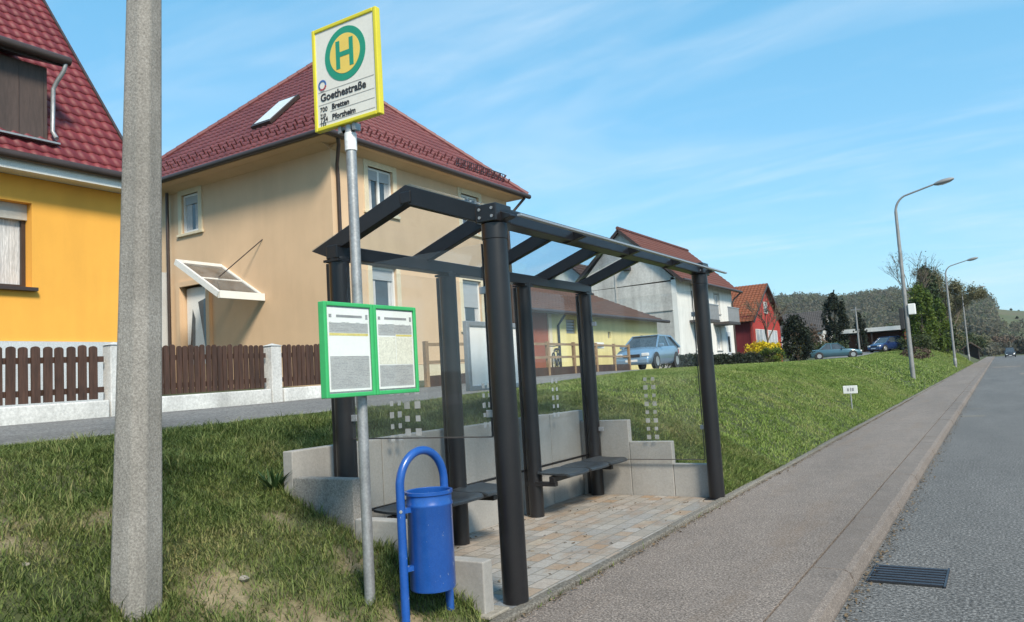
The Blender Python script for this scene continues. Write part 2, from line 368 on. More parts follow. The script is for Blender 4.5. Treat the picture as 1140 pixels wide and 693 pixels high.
# ------------------------------------------------------------------ terrain
def L(v, pts): return np.interp(v, [p[0] for p in pts], [p[1] for p in pts])
def ground_z(x, y):
    x = np.asarray(x, dtype=float); y = np.asarray(y, dtype=float)
    f = -2.76-.35*np.clip(4-y, 0, 5); e = L(y, [(4, 1.5), (9, 1.7)])
    c = L(y, [(0, 1.22), (3, 1.25), (7, 1.29), (13, 1.37), (16, 1.43), (22, 1.5), (35, 1.56), (60, 1.62), (75, 1.7), (90, 2.2), (130, 2.6), (200, 2.6)])
    t = np.clip((f-x)/(f+6.6), 0, 1)
    z = .1+(c-.1)*(1-(1-t)**e)
    z = z+np.where(x < -6.6, L(-x, [(6.6, 0), (9.5, .15), (14.5, .3), (30, .8), (60, 2.)])*np.clip((45-y)/30, 0, 1), 0)
    far = np.clip((y-110)/90, 0, 1)                                  # the bank fades out down the road
    z = z*(1-far)+far*np.where(x < -2.9, .1, z)
    z = np.where(x > -2.76, -.06, z)
    return z
def gz(x, y): return float(ground_z(x, y))
SOIL = [(-5.2, 2.0, .60, .6), (-3.4, 3.1, .42, .55), (-3.95, 2.95, .34, .4), (-3.05, 3.55, .34, .45), (-4.35, 3.75, .18, .3), (-4.9, 2.9, .3, .2), (-3.7, 3.85, .22, .3)]
def soil(x, y):
    s = np.zeros_like(np.asarray(x, dtype=float))
    for a, b, r, k in SOIL:
        d = np.hypot(x-a, y-b); w = r*(1+.25*np.sin(9*np.arctan2(y-b, x-a)+a*7))
        s = np.maximum(s, np.clip(1.5*(1-d/w), 0, 1)*(k+.45))
    s = np.maximum(s, np.clip(1-(np.abs(x+7.02)/.10), 0, 1)*.0)
    return np.clip(s, 0, 1)

xs = np.unique(np.round(np.concatenate([np.linspace(-900, -60, 18), np.linspace(-60, -16, 24), np.linspace(-16, -8, 24), np.arange(-8, -4.7, .07), [-4.62, -4.58], np.arange(-4.5, -2.76, .07), [-2.765, -2.74], np.linspace(-2.6, 20, 8), np.linspace(30, 700, 12)]), 4))
ys = np.unique(np.round(np.concatenate([np.linspace(-60, -3, 14), np.arange(-3, 4.0, .09), [4.09, 4.13], np.arange(4.2, 8.75, .1), [8.78, 8.82], np.arange(8.9, 30, .25), np.arange(30, 120, 1.5), np.linspace(122, 260, 24), np.linspace(280, 900, 12)]), 4))
X, Y = np.meshgrid(xs, ys); Z = ground_z(X, Y)
Z = np.where((X > -4.6) & (X < -2.7) & (Y > 4.11) & (Y < 8.8), .04, Z)
def bump_z(x, y):
    b = .034*np.sin(x*5.1+1.3*np.sin(y*2.3))*np.sin(y*4.3+x)+.018*np.sin(x*11+y*7)
    return np.where((x < -3.0) & (x > -6.6) & (y < 40), b*np.clip((-3.0-x)/.5, 0, 1)*np.clip((x+6.6)/.6, 0, 1)*np.clip((34-y)/22, .0, 1), 0)
Z = Z+bump_z(X, Y)
nx, ny = len(xs), len(ys)
idx = np.arange(nx*ny).reshape(ny, nx)
F = np.stack([idx[:-1, :-1], idx[:-1, 1:], idx[1:, 1:], idx[1:, :-1]], -1).reshape(-1, 4)
g = np_mesh('ground', np.stack([X, Y, Z], -1).reshape(-1, 3), F, 'ground', None, soil(X, Y).ravel(), True, 'soil'); kind(g, 'structure')

# main road, pavement, kerb, edging
mb = MB()
yr = [-60, -20, 0, 5, 10, 20, 40, 80, 140, 230]
for a, b in zip(yr, yr[1:]): mb.quad((-1.02, a, 0), (5.6, a, 0), (5.6, b, 0), (-1.02, b, 0))
kind(obj('road', mb, 'road'), 'structure')
mb = MB(); mb.box((-2.700, -60, -.05), (-1.316, 230, .108)); kind(obj('pavement', mb, 'pavement'), 'structure')
mb = MB(); mb.box((5.75, -60, -.05), (8, 230, .11)); kind(obj('pavement', mb, 'pavement'), 'structure')
mb = MB(); y = -20.
while y < 230:
    l = 1.0; dx = rnd.uniform(-.004, .004); dz = rnd.uniform(-.004, .004)
    mb.prism([(-1.300+dx*.5, y+.0015, -.05), (-1.02+dx, y+.0015, -.05), (-1.018+dx, y+.0015, .02), (-1.045+dx, y+.0015, .09+dz), (-1.085+dx, y+.0015, .110+dz), (-1.300+dx*.5, y+.0015, .112+dz)], (0, l-.003, 0)); y += l
kind(obj('kerb', mb, 'kerb', bevel=.004), 'structure')
mb = MB(); y = -20.
while y < 230: mb.box((5.602, y+.004, -.05), (5.748, y+.996, .114)); y += 1
kind(obj('kerb', mb, 'kerb'), 'structure')
mb = MB(); y = -6.
while y < 120:
    dz = rnd.uniform(-.006, .008); dx = rnd.uniform(-.006, .006)
    mb.box((-2.80+dx, y+.004, -.05), (-2.712+dx*.3, y+.996, .140+dz)); y += 1
kind(obj('pavement_edging', mb, 'edging', bevel=.012), 'structure')
mb = MB(); mb.box((-4.548, 4.175, .02), (-2.808, 8.745, .125)); kind(obj('shelter_floor', mb, 'paving'), 'structure')
# faded marking and pale repair on the road
mb = MB(); mb.quad((-.95, 22.3, .004), (-.45, 22.3, .004), (-.45, 22.75, .004), (-.95, 22.75, .004)); mb.quad((-.9, 25.3, .004), (-.5, 25.3, .004), (-.5, 25.5, .004), (-.9, 25.5, .004))
kind(obj('road_marking', mb, 'edging'), 'structure')
mb = MB(); mb.quad((1.0, 58, .004), (2.6, 58, .004), (2.6, 61.5, .004), (1.0, 61.5, .004)); mb.quad((-.6, 84, .004), (1.6, 84, .004), (1.6, 88, .004), (-.6, 88, .004))
kind(obj('road_patch', mb, 'pavement'), 'structure')

# side street on the terrace
def xr(y): return float(L(y, [(8, -7.0), (16, -8.2), (24, -9.7), (32, -11), (45, -11.8), (60, -12), (80, -10.6), (100, -9), (120, -7)]))
def xl(y): return float(L(y, [(8, -9.22), (16, -10.2), (24, -13.2), (32, -14.7), (45, -15.2), (60, -15), (80, -14), (100, -12.5), (120, -11)]))
mb = MB(); yy = list(np.arange(-25, 40, 1.))+list(np.arange(40, 121, 4.)); rows = []
for y in yy:
    a, b = xr(y)+.06*math.sin(y*1.7)+.04*math.sin(y*4.1), xl(y)
    rows.append([(b+(a-b)*t, y, gz(b+(a-b)*t, y)+.03) for t in np.linspace(0, 1, 7)])
for r0, r1 in zip(rows, rows[1:]):
    for i in range(6): mb.quad(r0[i], r0[i+1], r1[i+1], r1[i])
kind(obj('side_street', mb, 'street', smooth=True), 'structure')

# ------------------------------------------------------------------ grass
def blades(name, pts, h, w, lean, mat, label, cat_kind='stuff', straw=None):
    n = len(pts); base = np.array(pts); a = rng.uniform(0, 2*np.pi, n); la = rng.normal(0, 1, n)
    hh = h*rng.uniform(.45, 1.25, n); ww = w*rng.uniform(.6, 1.3, n); ln = lean*rng.uniform(.3, 1.5, n)*hh
    d = np.stack([np.cos(a), np.sin(a), np.zeros(n)], -1); s = np.stack([-np.sin(a), np.cos(a), np.zeros(n)], -1)
    up = np.array([0, 0, 1.])
    v0 = base-s*ww[:, None]; v1 = base+s*ww[:, None]
    m_ = base+d*(ln*.35)[:, None]+up*(hh*.62)[:, None]
    v2 = m_+s*(ww*.7)[:, None]; v3 = m_-s*(ww*.7)[:, None]
    tip = base+d*ln[:, None]+up*hh[:, None]
    V = np.stack([v0, v1, v2, v3, tip+s*(ww*.12)[:, None], tip-s*(ww*.12)[:, None]], 1).reshape(-1, 3)
    k = np.arange(n)[:, None]*6
    F = np.concatenate([k+np.array([[0, 1, 2, 3]]), k+np.array([[3, 2, 4, 5]])], 1).reshape(-1, 4)
    t = rng.beta(2.2, 2.6, n)
    if straw is not None: t = np.clip(t+straw, 0, 1)
    o = np_mesh(name, V, F, mat, None, np.repeat(t, 6))
    o['kind'] = cat_kind; o['label'] = label; return o
def patch(x, y, s, p): return np.sin(x*s+p+1.7*np.sin(y*s*.7+p*2))*np.sin(y*s*.9+p*3+1.3*np.sin(x*s*.8))
def scatter(n, x0, x1, y0, y1, dens=None):
    x = rng.uniform(x0, x1, n); y = rng.uniform(y0, y1, n)
    foot = -2.8-.35*np.clip(4-y, 0, 5)
    ok = (x < foot) & ~((x > -4.67) & (y > 4.03) & (y < 8.87)) & (x > np.interp(y, [8, 16, 24, 32, 45, 60, 80], [-7.0, -8.2, -9.7, -11, -11.8, -12, -10.6])+.05*np.sin(y*5)) & (np.abs(np.degrees(np.arctan2(-x, np.maximum(y, .05)))) < 74)
    ok &= rng.uniform(0, 1, n) > soil(x, y)*.985
    clump = .6+.4*patch(x, y, 2.3, .4)+.25*patch(x, y, 6.1, 2.)
    ok &= rng.uniform(0, 1, n) < np.clip(clump+.35, .5, 1)
    x, y = x[ok], y[ok]; return x, y, ground_z(x, y)+bump_z(x, y)
x, y, z = scatter(420000, -7.1, -2.7, .3, 11.5)
st = .24*patch(x, y, 1.1, 1.)+.22*patch(x, y, 3.7, .3)+.14*patch(x, y, 9., .9)-.04
blades('grass', np.stack([x, y, z-.005], -1), .052, .0034, 1.25, 'grass', 'short matted grass on the bank beside the shelter', straw=st)
x, y, z = scatter(420000, -12, -2.75, 9., 34)
st = .15*patch(x, y, .8, 1.)+.20*patch(x, y, 2.6, .3)+.08*patch(x, y, 7., .2)
blades('grass', np.stack([x, y, z-.01], -1), .055, .0062, 1.3, 'grass_far', 'green grass on the long bank beyond the shelter', straw=st)
x, y, z = scatter(150000, -13, -2.75, 33, 112)
st = .1*patch(x, y, .35, 1.)
blades('grass', np.stack([x, y, z-.02], -1), .09, .019, 1.1, 'grass_far', 'distant grass on the bank below the parked cars', straw=st)
tx = []; 
for k in range(520):
    yy_ = rng.uniform(.8, 9.5); xx_ = rng.uniform(-6.9, -2.9)
    if xx_ > -2.85-.35*max(0, min(5, 4-yy_)) or (xx_ > -4.7 and 4.0 < yy_ < 8.9): continue
    tx += [(xx_+rng.normal(0, .035), yy_+rng.normal(0, .035)) for _ in range(rng.integers(14, 34))]
for k in range(60):
    a = rng.uniform(0, 6.28); tx += [(-4.11+.16*math.cos(a)+rng.normal(0, .02), 2.57+.16*math.sin(a)+rng.normal(0, .02)) for _ in range(6)]
for k in range(130):
    xx_ = rng.uniform(-4.6, -2.9); tx += [(xx_+rng.normal(0, .02), 4.03-abs(rng.normal(0, .02))) for _ in range(4)]
tx = np.array(tx); blades('grass', np.stack([tx[:, 0], tx[:, 1], ground_z(tx[:, 0], tx[:, 1])+bump_z(tx[:, 0], tx[:, 1])-.005], -1), .10, .0036, .9, 'grass', 'taller tufts of grass standing out of the mown bank', straw=rng.choice([-.12, .0, .22], len(tx), p=[.4, .35, .25]))
# weeds and grit along edging and kerb
n = 5200; ye = rng.uniform(3.2, 60, n)**1.0; xe = -2.825+rng.normal(0, .02, n); xe = np.where((ye > 4.0) & (ye < 8.8), -2.705+rng.normal(0, .006, n), xe); ok_ = ~((ye > 4.0) & (ye < 8.8) & (rng.uniform(0, 1, n) > .12)); ye, xe = ye[ok_], xe[ok_]; n = len(xe)
blades('grass', np.stack([xe, ye, np.full(n, .10)], -1), .05, .005, 1.2, 'grass', 'weeds growing along the pavement edging')
def flat_bits(name, x, y, z, size, mat, label):
    n = len(x); a = rng.uniform(0, 6.28, n); s = size*rng.uniform(.4, 1.4, n); c, sn = np.cos(a), np.sin(a)
    q = []
    for u, v in ((-1, -.5), (1, -.6), (1.1, .5), (-.9, .6)):
        q.append(np.stack([x+s*(u*c-v*sn), y+s*(u*sn+v*c), z+rng.uniform(.004, .02, n)], -1))
    o = np_mesh(name, np.stack(q, 1).reshape(-1, 3), np.arange(4*n).reshape(-1, 4), mat, None, np.repeat(rng.uniform(0, 1, n), 4)); o['kind'] = 'stuff'; o['label'] = label
n = 800; yy_ = 3+rng.exponential(9, n); flat_bits('leaf_litter', -1.0+np.abs(rng.normal(0, .055, n)), yy_, np.zeros(n), .010, 'litter', 'dead leaves and grit lying in the gutter')
n = 900; yy_ = rng.uniform(4, 30, n); flat_bits('leaf_litter', -2.695+np.abs(rng.normal(0, .03, n)), yy_, np.full(n, .108), .011, 'litter', 'dead leaves along the pavement edging')
n = 160; flat_bits('leaf_litter', rng.uniform(-4.5, -2.9, n), rng.uniform(4.3, 8.7, n), np.full(n, .12), .012, 'litter', 'crumbs of dead leaf on the shelter floor')

# ------------------------------------------------------------------ bus shelter
S = thing('bus_shelter', (-3.6, 6.55, .12), 'black steel bus shelter with glass walls and a gabled glass roof beside the pavement', 'bus shelter')
for y in (4.42, 8.68):
    x = -2.86 if y < 5 else -2.84
    p = obj('post', MB().lathe([(.086, 0), (.086, 2.44), (.09, 2.445), (.09, 2.55), (.078, 2.555)], (x, y, .12), 32), 'anthracite', S, True)
    obj('bracket', MB().box((x-.085, y-.10, 2.675), (x+.085, y+.10, 2.80)), 'anthracite', p, bevel=.008)
    for k, (bx_, bz_) in enumerate(((-.05, 2.71), (.05, 2.71), (-.05, 2.765), (.05, 2.765))):
        obj('bolt', MB().lathe([(.011, -.1065), (.011, -.1005)], (x+bx_, y, bz_), 8, 'y'), 'galvanised', p)
    obj('base_plate', MB().box((x-.12, y-.12, .121), (x+.12, y+.12, .132)), 'galvanised' if y < 5 else 'anthracite', p, bevel=.003)
BP = (4.42, 5.84, 7.22, 8.70)
for y in BP:
    p = obj('post', MB().lathe([(.08, 0), (.08, 2.52)], (-4.34, y, .12), 28), 'anthracite', S, True)
    obj('glazing_bar', MB().box((-4.455, y-.03, .14), (-4.417, y+.03, 2.60)).box((-4.43, y-.012, .5), (-4.405, y+.012, 2.58)), 'anthracite', p, bevel=.004)
    obj('bracket', MB().box((-4.42, y-.09, 2.60), (-4.26, y+.09, 2.618)), 'anthracite', p)
obj('back_beam', MB().box((-4.40, 4.34, 2.622), (-4.28, 8.80, 2.73)), 'anthracite', S, bevel=.008)
obj('front_beam', MB().box((-2.91, 4.36, 2.675), (-2.79, 8.92, 2.785)), 'anthracite', S, bevel=.008)
obj('ridge_beam', MB().box((-3.65, 4.37, 2.94), (-3.55, 8.86, 3.03)), 'anthracite', S, bevel=.008)
RY = (4.42, 5.5, 6.6, 7.7, 8.78)
for y in RY:
    w = .065 if y > 4.5 else .08
    obj('rafter', MB().prism([(-4.60, y-w/2, 2.72), (-4.44, y-w/2, 2.655), (-3.6, y-w/2, 2.94), (-2.86, y-w/2, 2.66), (-2.70, y-w/2, 2.70), (-2.70, y-w/2, 2.715), (-3.6, y-w/2, 3.083)], (0, w, 0)), 'anthracite', S, bevel=.005)
for a, b in zip(RY, RY[1:]):
    obj('roof_pane', MB().prism([(-4.64, a+.004, 2.735), (-4.64, a+.004, 2.743), (-3.603, a+.004, 3.098), (-3.603, a+.004, 3.090)], (0, b-a-.008, 0)), 'roof_glass', S)
    obj('roof_pane', MB().prism([(-2.62, a+.004, 2.700), (-2.62, a+.004, 2.708), (-3.597, a+.004, 3.098), (-3.597, a+.004, 3.090)], (0, b-a-.008, 0)), 'roof_glass', S)
obj('roof_edge_strip', MB().box((-2.635, 4.36, 2.682), (-2.60, 8.98, 2.698)), 'alu', S, bevel=.003)
def markings(x, y, axis, rows, z0, parent):
    for i in range(rows):
        for c in (-1, 1):
            mb = MB(); s = .026 if i % 2 == 0 else .021
            if axis == 'x': mb.box((x+c*.05-s, y-.007, z0+i*.098-s), (x+c*.05+s, y-.0055, z0+i*.098+s))
            else: mb.box((x+.0055, y+c*.05-s, z0+i*.098-s), (x+.007, y+c*.05+s, z0+i*.098+s))
            obj('glass_marking', mb, 'frosted', parent)
for a, b in zip(BP, BP[1:]):
    p = obj('glass_pane', MB().box((-4.450, a+.035, .62), (-4.440, b-.035, 2.59)), 'glass', S)
    markings(-4.445, (a+b)/2, 'y', 5, 1.16, p)
    obj('glazing_rail', MB().box((-4.457, a+.035, .600), (-4.433, b-.035, .622)), 'anthracite', p)
p = obj('glass_pane', MB().box((-4.26, 8.695, .56), (-2.95, 8.705, 2.5)), 'glass', S); markings(-3.56, 8.70, 'x', 8, .82, p); obj('glazing_seal', MB().box((-2.954, 8.692, .56), (-2.947, 8.708, 2.5)).box((-4.26, 8.692, .553), (-2.954, 8.708, .561)), 'tile_grey', p)
p = obj('glass_pane', MB().box((-4.26, 4.415, 1.22), (-2.97, 4.425, 2.55)), 'glass', S); markings(-3.66, 4.42, 'x', 4, 1.26, p); obj('glazing_seal', MB().box((-2.974, 4.412, 1.22), (-2.967, 4.428, 2.55)).box((-4.26, 4.412, 1.213), (-2.974, 4.428, 1.221)), 'tile_grey', p)
for y, xs_ in ((8.70, (-4.24, -2.94)), (4.42, (-4.24, -2.97))):
    for x in xs_:
        for z in (.9 if y > 5 else 1.35, 2.2): obj('glass_clamp', MB().box((x-.035, y-.016, z), (x+.035, y+.016, z+.05)), 'alu', S, bevel=.003)
def seat_pan(yc, zo):
    n = 14; m_ = 8; mb = MB(); vs = []
    for j in range(m_+1):
        for i in range(n+1):
            u = i/n*2-1; v = j/m_*2-1
            sq = (1-abs(u)**5*.10)
            yy_ = yc+v*.245*(1-.10*max(0, u)**4); xx_ = -4.07+u*.215*(1-.12*abs(v)**3.)
            zz = .565-.028*(1-u*u)*(1-v*v)+.012*u*u-.03*max(0, u)**6
            vs.append((xx_, yy_, zz+zo))
    fs = [(j*(n+1)+i, j*(n+1)+i+1, (j+1)*(n+1)+i+1, (j+1)*(n+1)+i) for j in range(m_) for i in range(n)]
    k = len(vs); vs += [(x, y, z-.018) for x, y, z in vs]
    fs += [tuple(i+k for i in reversed(f)) for f in fs]
    ring = [i for i in range(n+1)]+[j*(n+1)+n for j in range(1, m_+1)]+[m_*(n+1)+i for i in range(n-1, -1, -1)]+[j*(n+1) for j in range(m_-1, 0, -1)]
    fs += [(ring[i], ring[(i+1) % len(ring)], ring[(i+1) % len(ring)]+k, ring[i]+k) for i in range(len(ring))]
    return mb.add(vs, fs)
for y0, zo in ((4.58, .07), (7.12, .025)):
    b = obj('bench', MB().box((-4.12, y0+.02, .475+zo), (-4.06, y0+1.5, .535+zo)), 'anthracite', S, bevel=.004, label='three seat bench fixed to the rear posts')
    for k in range(3): obj('seat', seat_pan(y0+.27+.51*k, zo), 'seat_mesh', b, True)
    for yb in (y0+.06, y0+1.44): obj('bracket', MB().box((-4.40, yb-.03, .43+zo), (-4.055, yb+.03, .4745+zo)), 'anthracite', b, bevel=.003)

# retaining wall of precast blocks
W = thing('retaining_wall', (-4.6, 6.4, .1), 'stepped grey concrete retaining wall round three sides of the bus shelter', 'wall')
y = 4.06
for k, l in enumerate((1.0, .98, .98, .98, .86)):
    obj('wall_block', MB().box((-4.655, y+.004, -.1), (-4.552, y+l-.004, 1.16+.006*(k % 2))), 'concrete_wall', W, bevel=.008); y += l
for x0, x1, zt in ((-4.548, -3.90, 1.025), (-3.896, -3.362, .762), (-3.358, -2.90, .50)):
    obj('wall_block', MB().box((x0, 8.75, -.1), (x1, 8.85, zt)), 'concrete_wall', W, bevel=.008)
for x0, x1, zt in ((-4.548, -3.94, .965), (-3.936, -3.50, .69), (-3.496, -2.86, .47)):
    obj('wall_block', MB().box((x0, 4.06, -.15), (x1, 4.165, zt)), 'aggregate' if zt > .9 else 'concrete_wall', W, bevel=.008)
tag(obj('flagstone', MB().prism([(-3.13, 4.0, .135), (-2.80, 4.02, .135), (-2.80, 4.25, .135), (-3.02, 4.25, .135)], (0, 0, .02)), 'stone', bevel=.006), 'small pale stone slab at the foot of the near shelter post', 'stone slab')

# ------------------------------------------------------------------ bus stop sign with timetables
PX, PY = -3.365, 3.575
T = thing('bus_stop_sign', (PX, PY, gz(PX, PY)), 'yellow framed bus stop sign on a grey pole with two green timetable cases', 'bus stop sign')
p = obj('pole', MB().lathe([(.033, -.2), (.033, 3.03)], (PX, PY, gz(PX, PY)), 20), 'galvanised', T, True)
pt = gz(PX, PY)+3.03
obj('pole_cap', MB().lathe([(.0345, -.115), (.039, -.112), (.039, 0), (.0345, .003)], (PX, PY, 3.222), 20), 'white_plastic', p, True)
sx0, sx1, sz0, sz1 = -3.628, -3.065, 3.275, 3.962; sy = PY-.03
P = obj('sign_panel', MB().box((sx0+.02, sy-.014, sz0+.02), (sx1-.02, sy+.014, sz1-.02)), 'sign_white', T)
fr = MB(); t = .027
fr.box((sx0, sy-.022, sz0), (sx0+t, sy+.022, sz1)).box((sx1-t, sy-.022, sz0), (sx1, sy+.022, sz1)).box((sx0+t+.001, sy-.022, sz0), (sx1-t-.001, sy+.022, sz0+t)).box((sx0+t+.001, sy-.022, sz1-t), (sx1-t-.001, sy+.022, sz1))
obj('frame', fr, 'yellow_frame', P, bevel=.006)
for dx in (-.06, .06): obj('clamp', MB().box((PX+dx-.012, sy-.005, sz0-.045), (PX+dx+.012, sy+.05, sz0-.001)).bar((PX-.07, sy+.025, sz0-.034), (PX+.07, sy+.025, sz0-.034), .03, .018), 'galvanised', P)
ex, ez = (sx0+sx1)/2+.006, 3.735; fy = sy-.0155
obj('emblem_ring', MB().lathe([(.176, 0), (.176, .002)], (ex, fy-.001, ez), 56, 'y'), 'sign_green', P)
obj('emblem_disc', MB().lathe([(.130, 0), (.130, .002)], (ex, fy-.0025, ez), 48, 'y'), 'sign_yellow', P)
hb = MB()
for s in (-1, 1): hb.box((ex+s*.058-.017, fy-.0042, ez-.092), (ex+s*.058+.017, fy-.003, ez+.092))
hb.box((ex-.0405, fy-.0042, ez-.016), (ex+.0405, fy-.003, ez+.016)); obj('emblem_letter', hb, 'sign_green', P)
obj('stop_name', text_mb('Goethestraße', .071, (sx0+.058, fy-.001, 3.468), bold=.0016), 'ink', P)
ln = MB()
for z in (3.53, 3.445, 3.385, 3.322): ln.box((sx0+.04 if z != 3.385 else sx0+.14, fy-.001, z), (sx1-.04, fy, z+.002))
obj('ruled_line', ln, 'ink_soft', P)
for zz, num, dst in ((3.398, '700', 'Bretten'), (3.362, '710', ''), (3.330, '734', 'Pforzheim'), (3.303, '733', '')):
    obj('route_number', text_mb(num, .045 if dst else .034, (sx0+.05, fy-.001, zz), bold=.0004), 'ink', P)
    if dst: obj('destination', text_mb(dst, .05, (sx0+.155, fy-.001, zz), bold=.0012), 'ink', P)
lg = MB(); lr = MB()
for k in range(18):
    a = k/18*6.283; b = lg if k < 12 else lr
    b.box((sx0+.078+.03*math.cos(a)-.006, fy-.001, 3.575+.03*math.sin(a)-.006), (sx0+.078+.03*math.cos(a)+.006, fy, 3.575+.03*math.sin(a)+.006))
obj('operator_mark', lg, 'ink_blue', P); obj('operator_mark', lr, 'ink_red', P)
obj('operator_mark', MB().box((sx0+.062, fy-.001, 3.533), (sx0+.094, fy, 3.541)), 'ink_soft', P)
fx = PX+.075
def timetable(y0, y1, variant):
    z0, z1 = 1.553, 2.117
    c = obj('timetable_case', MB().box((fx-.03, y0+.01, z0+.01), (fx+.006, y1-.01, z1-.01)), 'alu', T, label='left timetable case with a white sheet' if variant == 0 else 'right timetable case with a cream two column sheet')
    f = MB(); w = .025
    f.box((fx-.032, y0, z0), (fx+.018, y0+w, z1)).box((fx-.032, y1-w, z0), (fx+.018, y1, z1)).box((fx-.032, y0+w+.001, z0), (fx+.018, y1-w-.001, z0+w)).box((fx-.032, y0+w+.001, z1-w), (fx+.018, y1-w-.001, z1))
    obj('frame', f, 'green_frame', c, bevel=.005)
    a, b = y0+w+.008, y1-w-.008; q = z1-w-.008; r = z0+w+.01
    obj('sheet', MB().box((fx+.0065, a, r), (fx+.008, b, q)), 'paper', c)
    x = fx+.0085; h = q-r; A, B = a+.012, b-.012
    blocks = [('paper_grey', .18, .30, A, B)]
    if variant == 0: blocks += [('paper_yellow', .305, .335, A, B), ('paper_grey', .58, .97, A, B)]
    else: blocks += [('paper_grey', .302, .32, A, (A+B)/2), ('paper_yellow', .305, .33, (A+B)/2+.004, B), ('paper_cream', .34, .69, A, (A+B)/2-.003), ('paper_cream', .34, .69, (A+B)/2+.003, B), ('paper_grey', .70, .97, A, B)]
    for m_, t0, t1, ya, yb in blocks: obj('printed_block', MB().box((x-.0002, ya, q-h*t1), (x+.0003, yb, q-h*t0)), m_, c)
    rows = MB()
    for k in range(46):
        z = q-h*(.06+.9*k/46); n = rnd.randint(4, 9); ends = sorted(rnd.uniform(A, B) for _ in range(n*2))
        tz = (q-z)/h
        if tz < .17 or .29 < tz < .58 + .12*variant: continue
        for u, v in zip(ends[::2], ends[1::2]):
            if v-u > .004: rows.box((x+.0004, u, z), (x+.0008, v, z+.0022))
    obj('printed_row', rows, 'ink_soft', c)
    hd = MB(); hd.box((x, A+.06, q-h*.115), (x+.0006, B-.05, q-h*.085)).box((x, A, q-h*.12), (x+.0006, A+.022, q-h*.08)).box((x, B-.02, q-h*.13), (x+.0006, B, q-h*.07))
    obj('printed_heading', hd, 'ink_soft', c)
    obj('cover_glass', MB().box((fx+.0125, y0+w-.004, z0+w-.004), (fx+.0145, y1-w+.004, z1-w+.004)), 'pane_clear', c)
timetable(3.195, 3.613, 0); timetable(3.617, 4.032, 1)
obj('clamp', MB().box((PX-.04, PY-.05, 1.75), (fx-.031, PY+.05, 1.79)).box((PX-.04, PY-.05, 1.95), (fx-.031, PY+.05, 1.99)), 'galvanised', T)

# ------------------------------------------------------------------ litter bin
Cb = Vector((-3.05, 3.74, 0)); vr = Vector((.78, .63, 0)).normalized(); va = Vector((-.63, .78, 0)).normalized()
Lg = Cb-vr*.134-va*.10; Rg = Cb+vr*.134+va*.14; eh = (Rg-Lg); rr = eh.length/2; eh.normalize(); mid = (Lg+Rg)/2
B_ = thing('litter_bin', (mid.x, mid.y, .18), 'blue metal litter bin hanging in an arched tube stand', 'litter bin')
up_ = Vector((0, 0, 1)); za = 1.225-.026-rr*1.12
path = [Lg-up_*.1, Lg+up_*.4, Lg+up_*za]+[mid-eh*rr*math.cos(a)+up_*(za+rr*1.12*math.sin(a)) for a in np.linspace(.12, math.pi-.12, 22)]+[Rg+up_*za, Rg+up_*.4, Rg-up_*.1]
obj('hoop', MB().tube(path, .026, 18), 'bin_blue', B_, True)
dc = Cb+vr*.035
d = MB().lathe([(.120, .372), (.134, .378), (.138, .39), (.138, .865), (.143, .872), (.143, .885), (.138, .892), (.138, .935), (.146, .94), (.146, .958), (.135, .960), (.131, .955), (.131, .42), (.02, .415)], dc, 40)
dr = obj('drum', d, 'bin_blue', B_, True)
for p_ in (Lg, Rg):
    q_ = (dc-p_); q_.z = 0; q_.normalize()
    for z in (.52, .86): obj('bracket', MB().bar(p_+up_*z, p_+q_*.07+up_*z, .035, .03), 'bin_blue', B_)
    obj('bolt', MB().tube([p_-va*.024+up_*.86, p_-va*.03+up_*.86], .010, 8), 'galvanised', B_)

# ------------------------------------------------------------------ concrete pole
cx0, cy0 = -4.125, 2.55
prof = []
for r, h in ((.131, -.4), (.128, .2), (.112, 1.6), (.087, 4.2), (.058, 8.6)): prof.append((r, h))
mb = MB(); n = 8; vs = []; angs = [R(a) for a in (12, 68, 102, 158, 192, 248, 282, 338)]
zb = gz(cx0, cy0)
for r, h in prof:
    for a in angs: vs.append((cx0+h*.0145+r*1.04*math.cos(a-R(25)), cy0+h*.023+r*1.04*math.sin(a-R(25)), zb+h))   # the pole leans slightly
fs = [(i*n+j, i*n+(j+1) % n, (i+1)*n+(j+1) % n, (i+1)*n+j) for i in range(len(prof)-1) for j in range(n)]+[tuple((len(prof)-1)*n+j for j in range(n))]
tag(obj('concrete_pole', mb.add(vs, fs), 'aggregate', bevel=.012), 'thick rough concrete pole with chamfered edges standing in the grass bank', 'pole')

# ------------------------------------------------------------------ drain grate, small sign, plant, stones
G = thing('drain_grate', (-.7, 6.37, 0), 'dark iron drain grate set in the road beside the kerb', 'drain')
obj('frame', MB().box((-.955, 6.13, -.02), (-.475, 6.64, .006)), 'black', G)  # solid black plate, painting in the shade of the shaft below the bars
b = MB()
for k in range(7): b.box((-.95, 6.15+k*.072, .004), (-.48, 6.15+k*.072+.034, .015))
obj('bar', b, 'iron', G, bevel=.003)
obj('rim', MB().box((-.963, 6.12, -.02), (-.953, 6.65, .014)).box((-.477, 6.12, -.02), (-.463, 6.65, .014)), 'iron', G)

sgx, sgy = -3.2, 20.7; sz = gz(sgx, sgy)
q = thing('marker_sign', (sgx, sgy, sz), 'small white marker plate on a short grey stake in the grass', 'sign')
obj('stake', MB().tube([(sgx, sgy, sz-.1), (sgx, sgy, sz+.40)], .018, 8), 'galvanised', q)
pl = obj('plate', MB().box((sgx-.165, sgy-.012, sz+.39), (sgx+.165, sgy+.012, sz+.585)), 'white_plastic', q, bevel=.008)
obj('printed_mark', MB().box((sgx-.07, sgy-.0145, sz+.45), (sgx-.03, sgy-.0125, sz+.52)).box((sgx+.0, sgy-.0145, sz+.45), (sgx+.025, sgy-.0125, sz+.535)).box((sgx+.04, sgy-.0145, sz+.45), (sgx+.085, sgy-.0125, sz+.53)), 'ink_soft', pl)

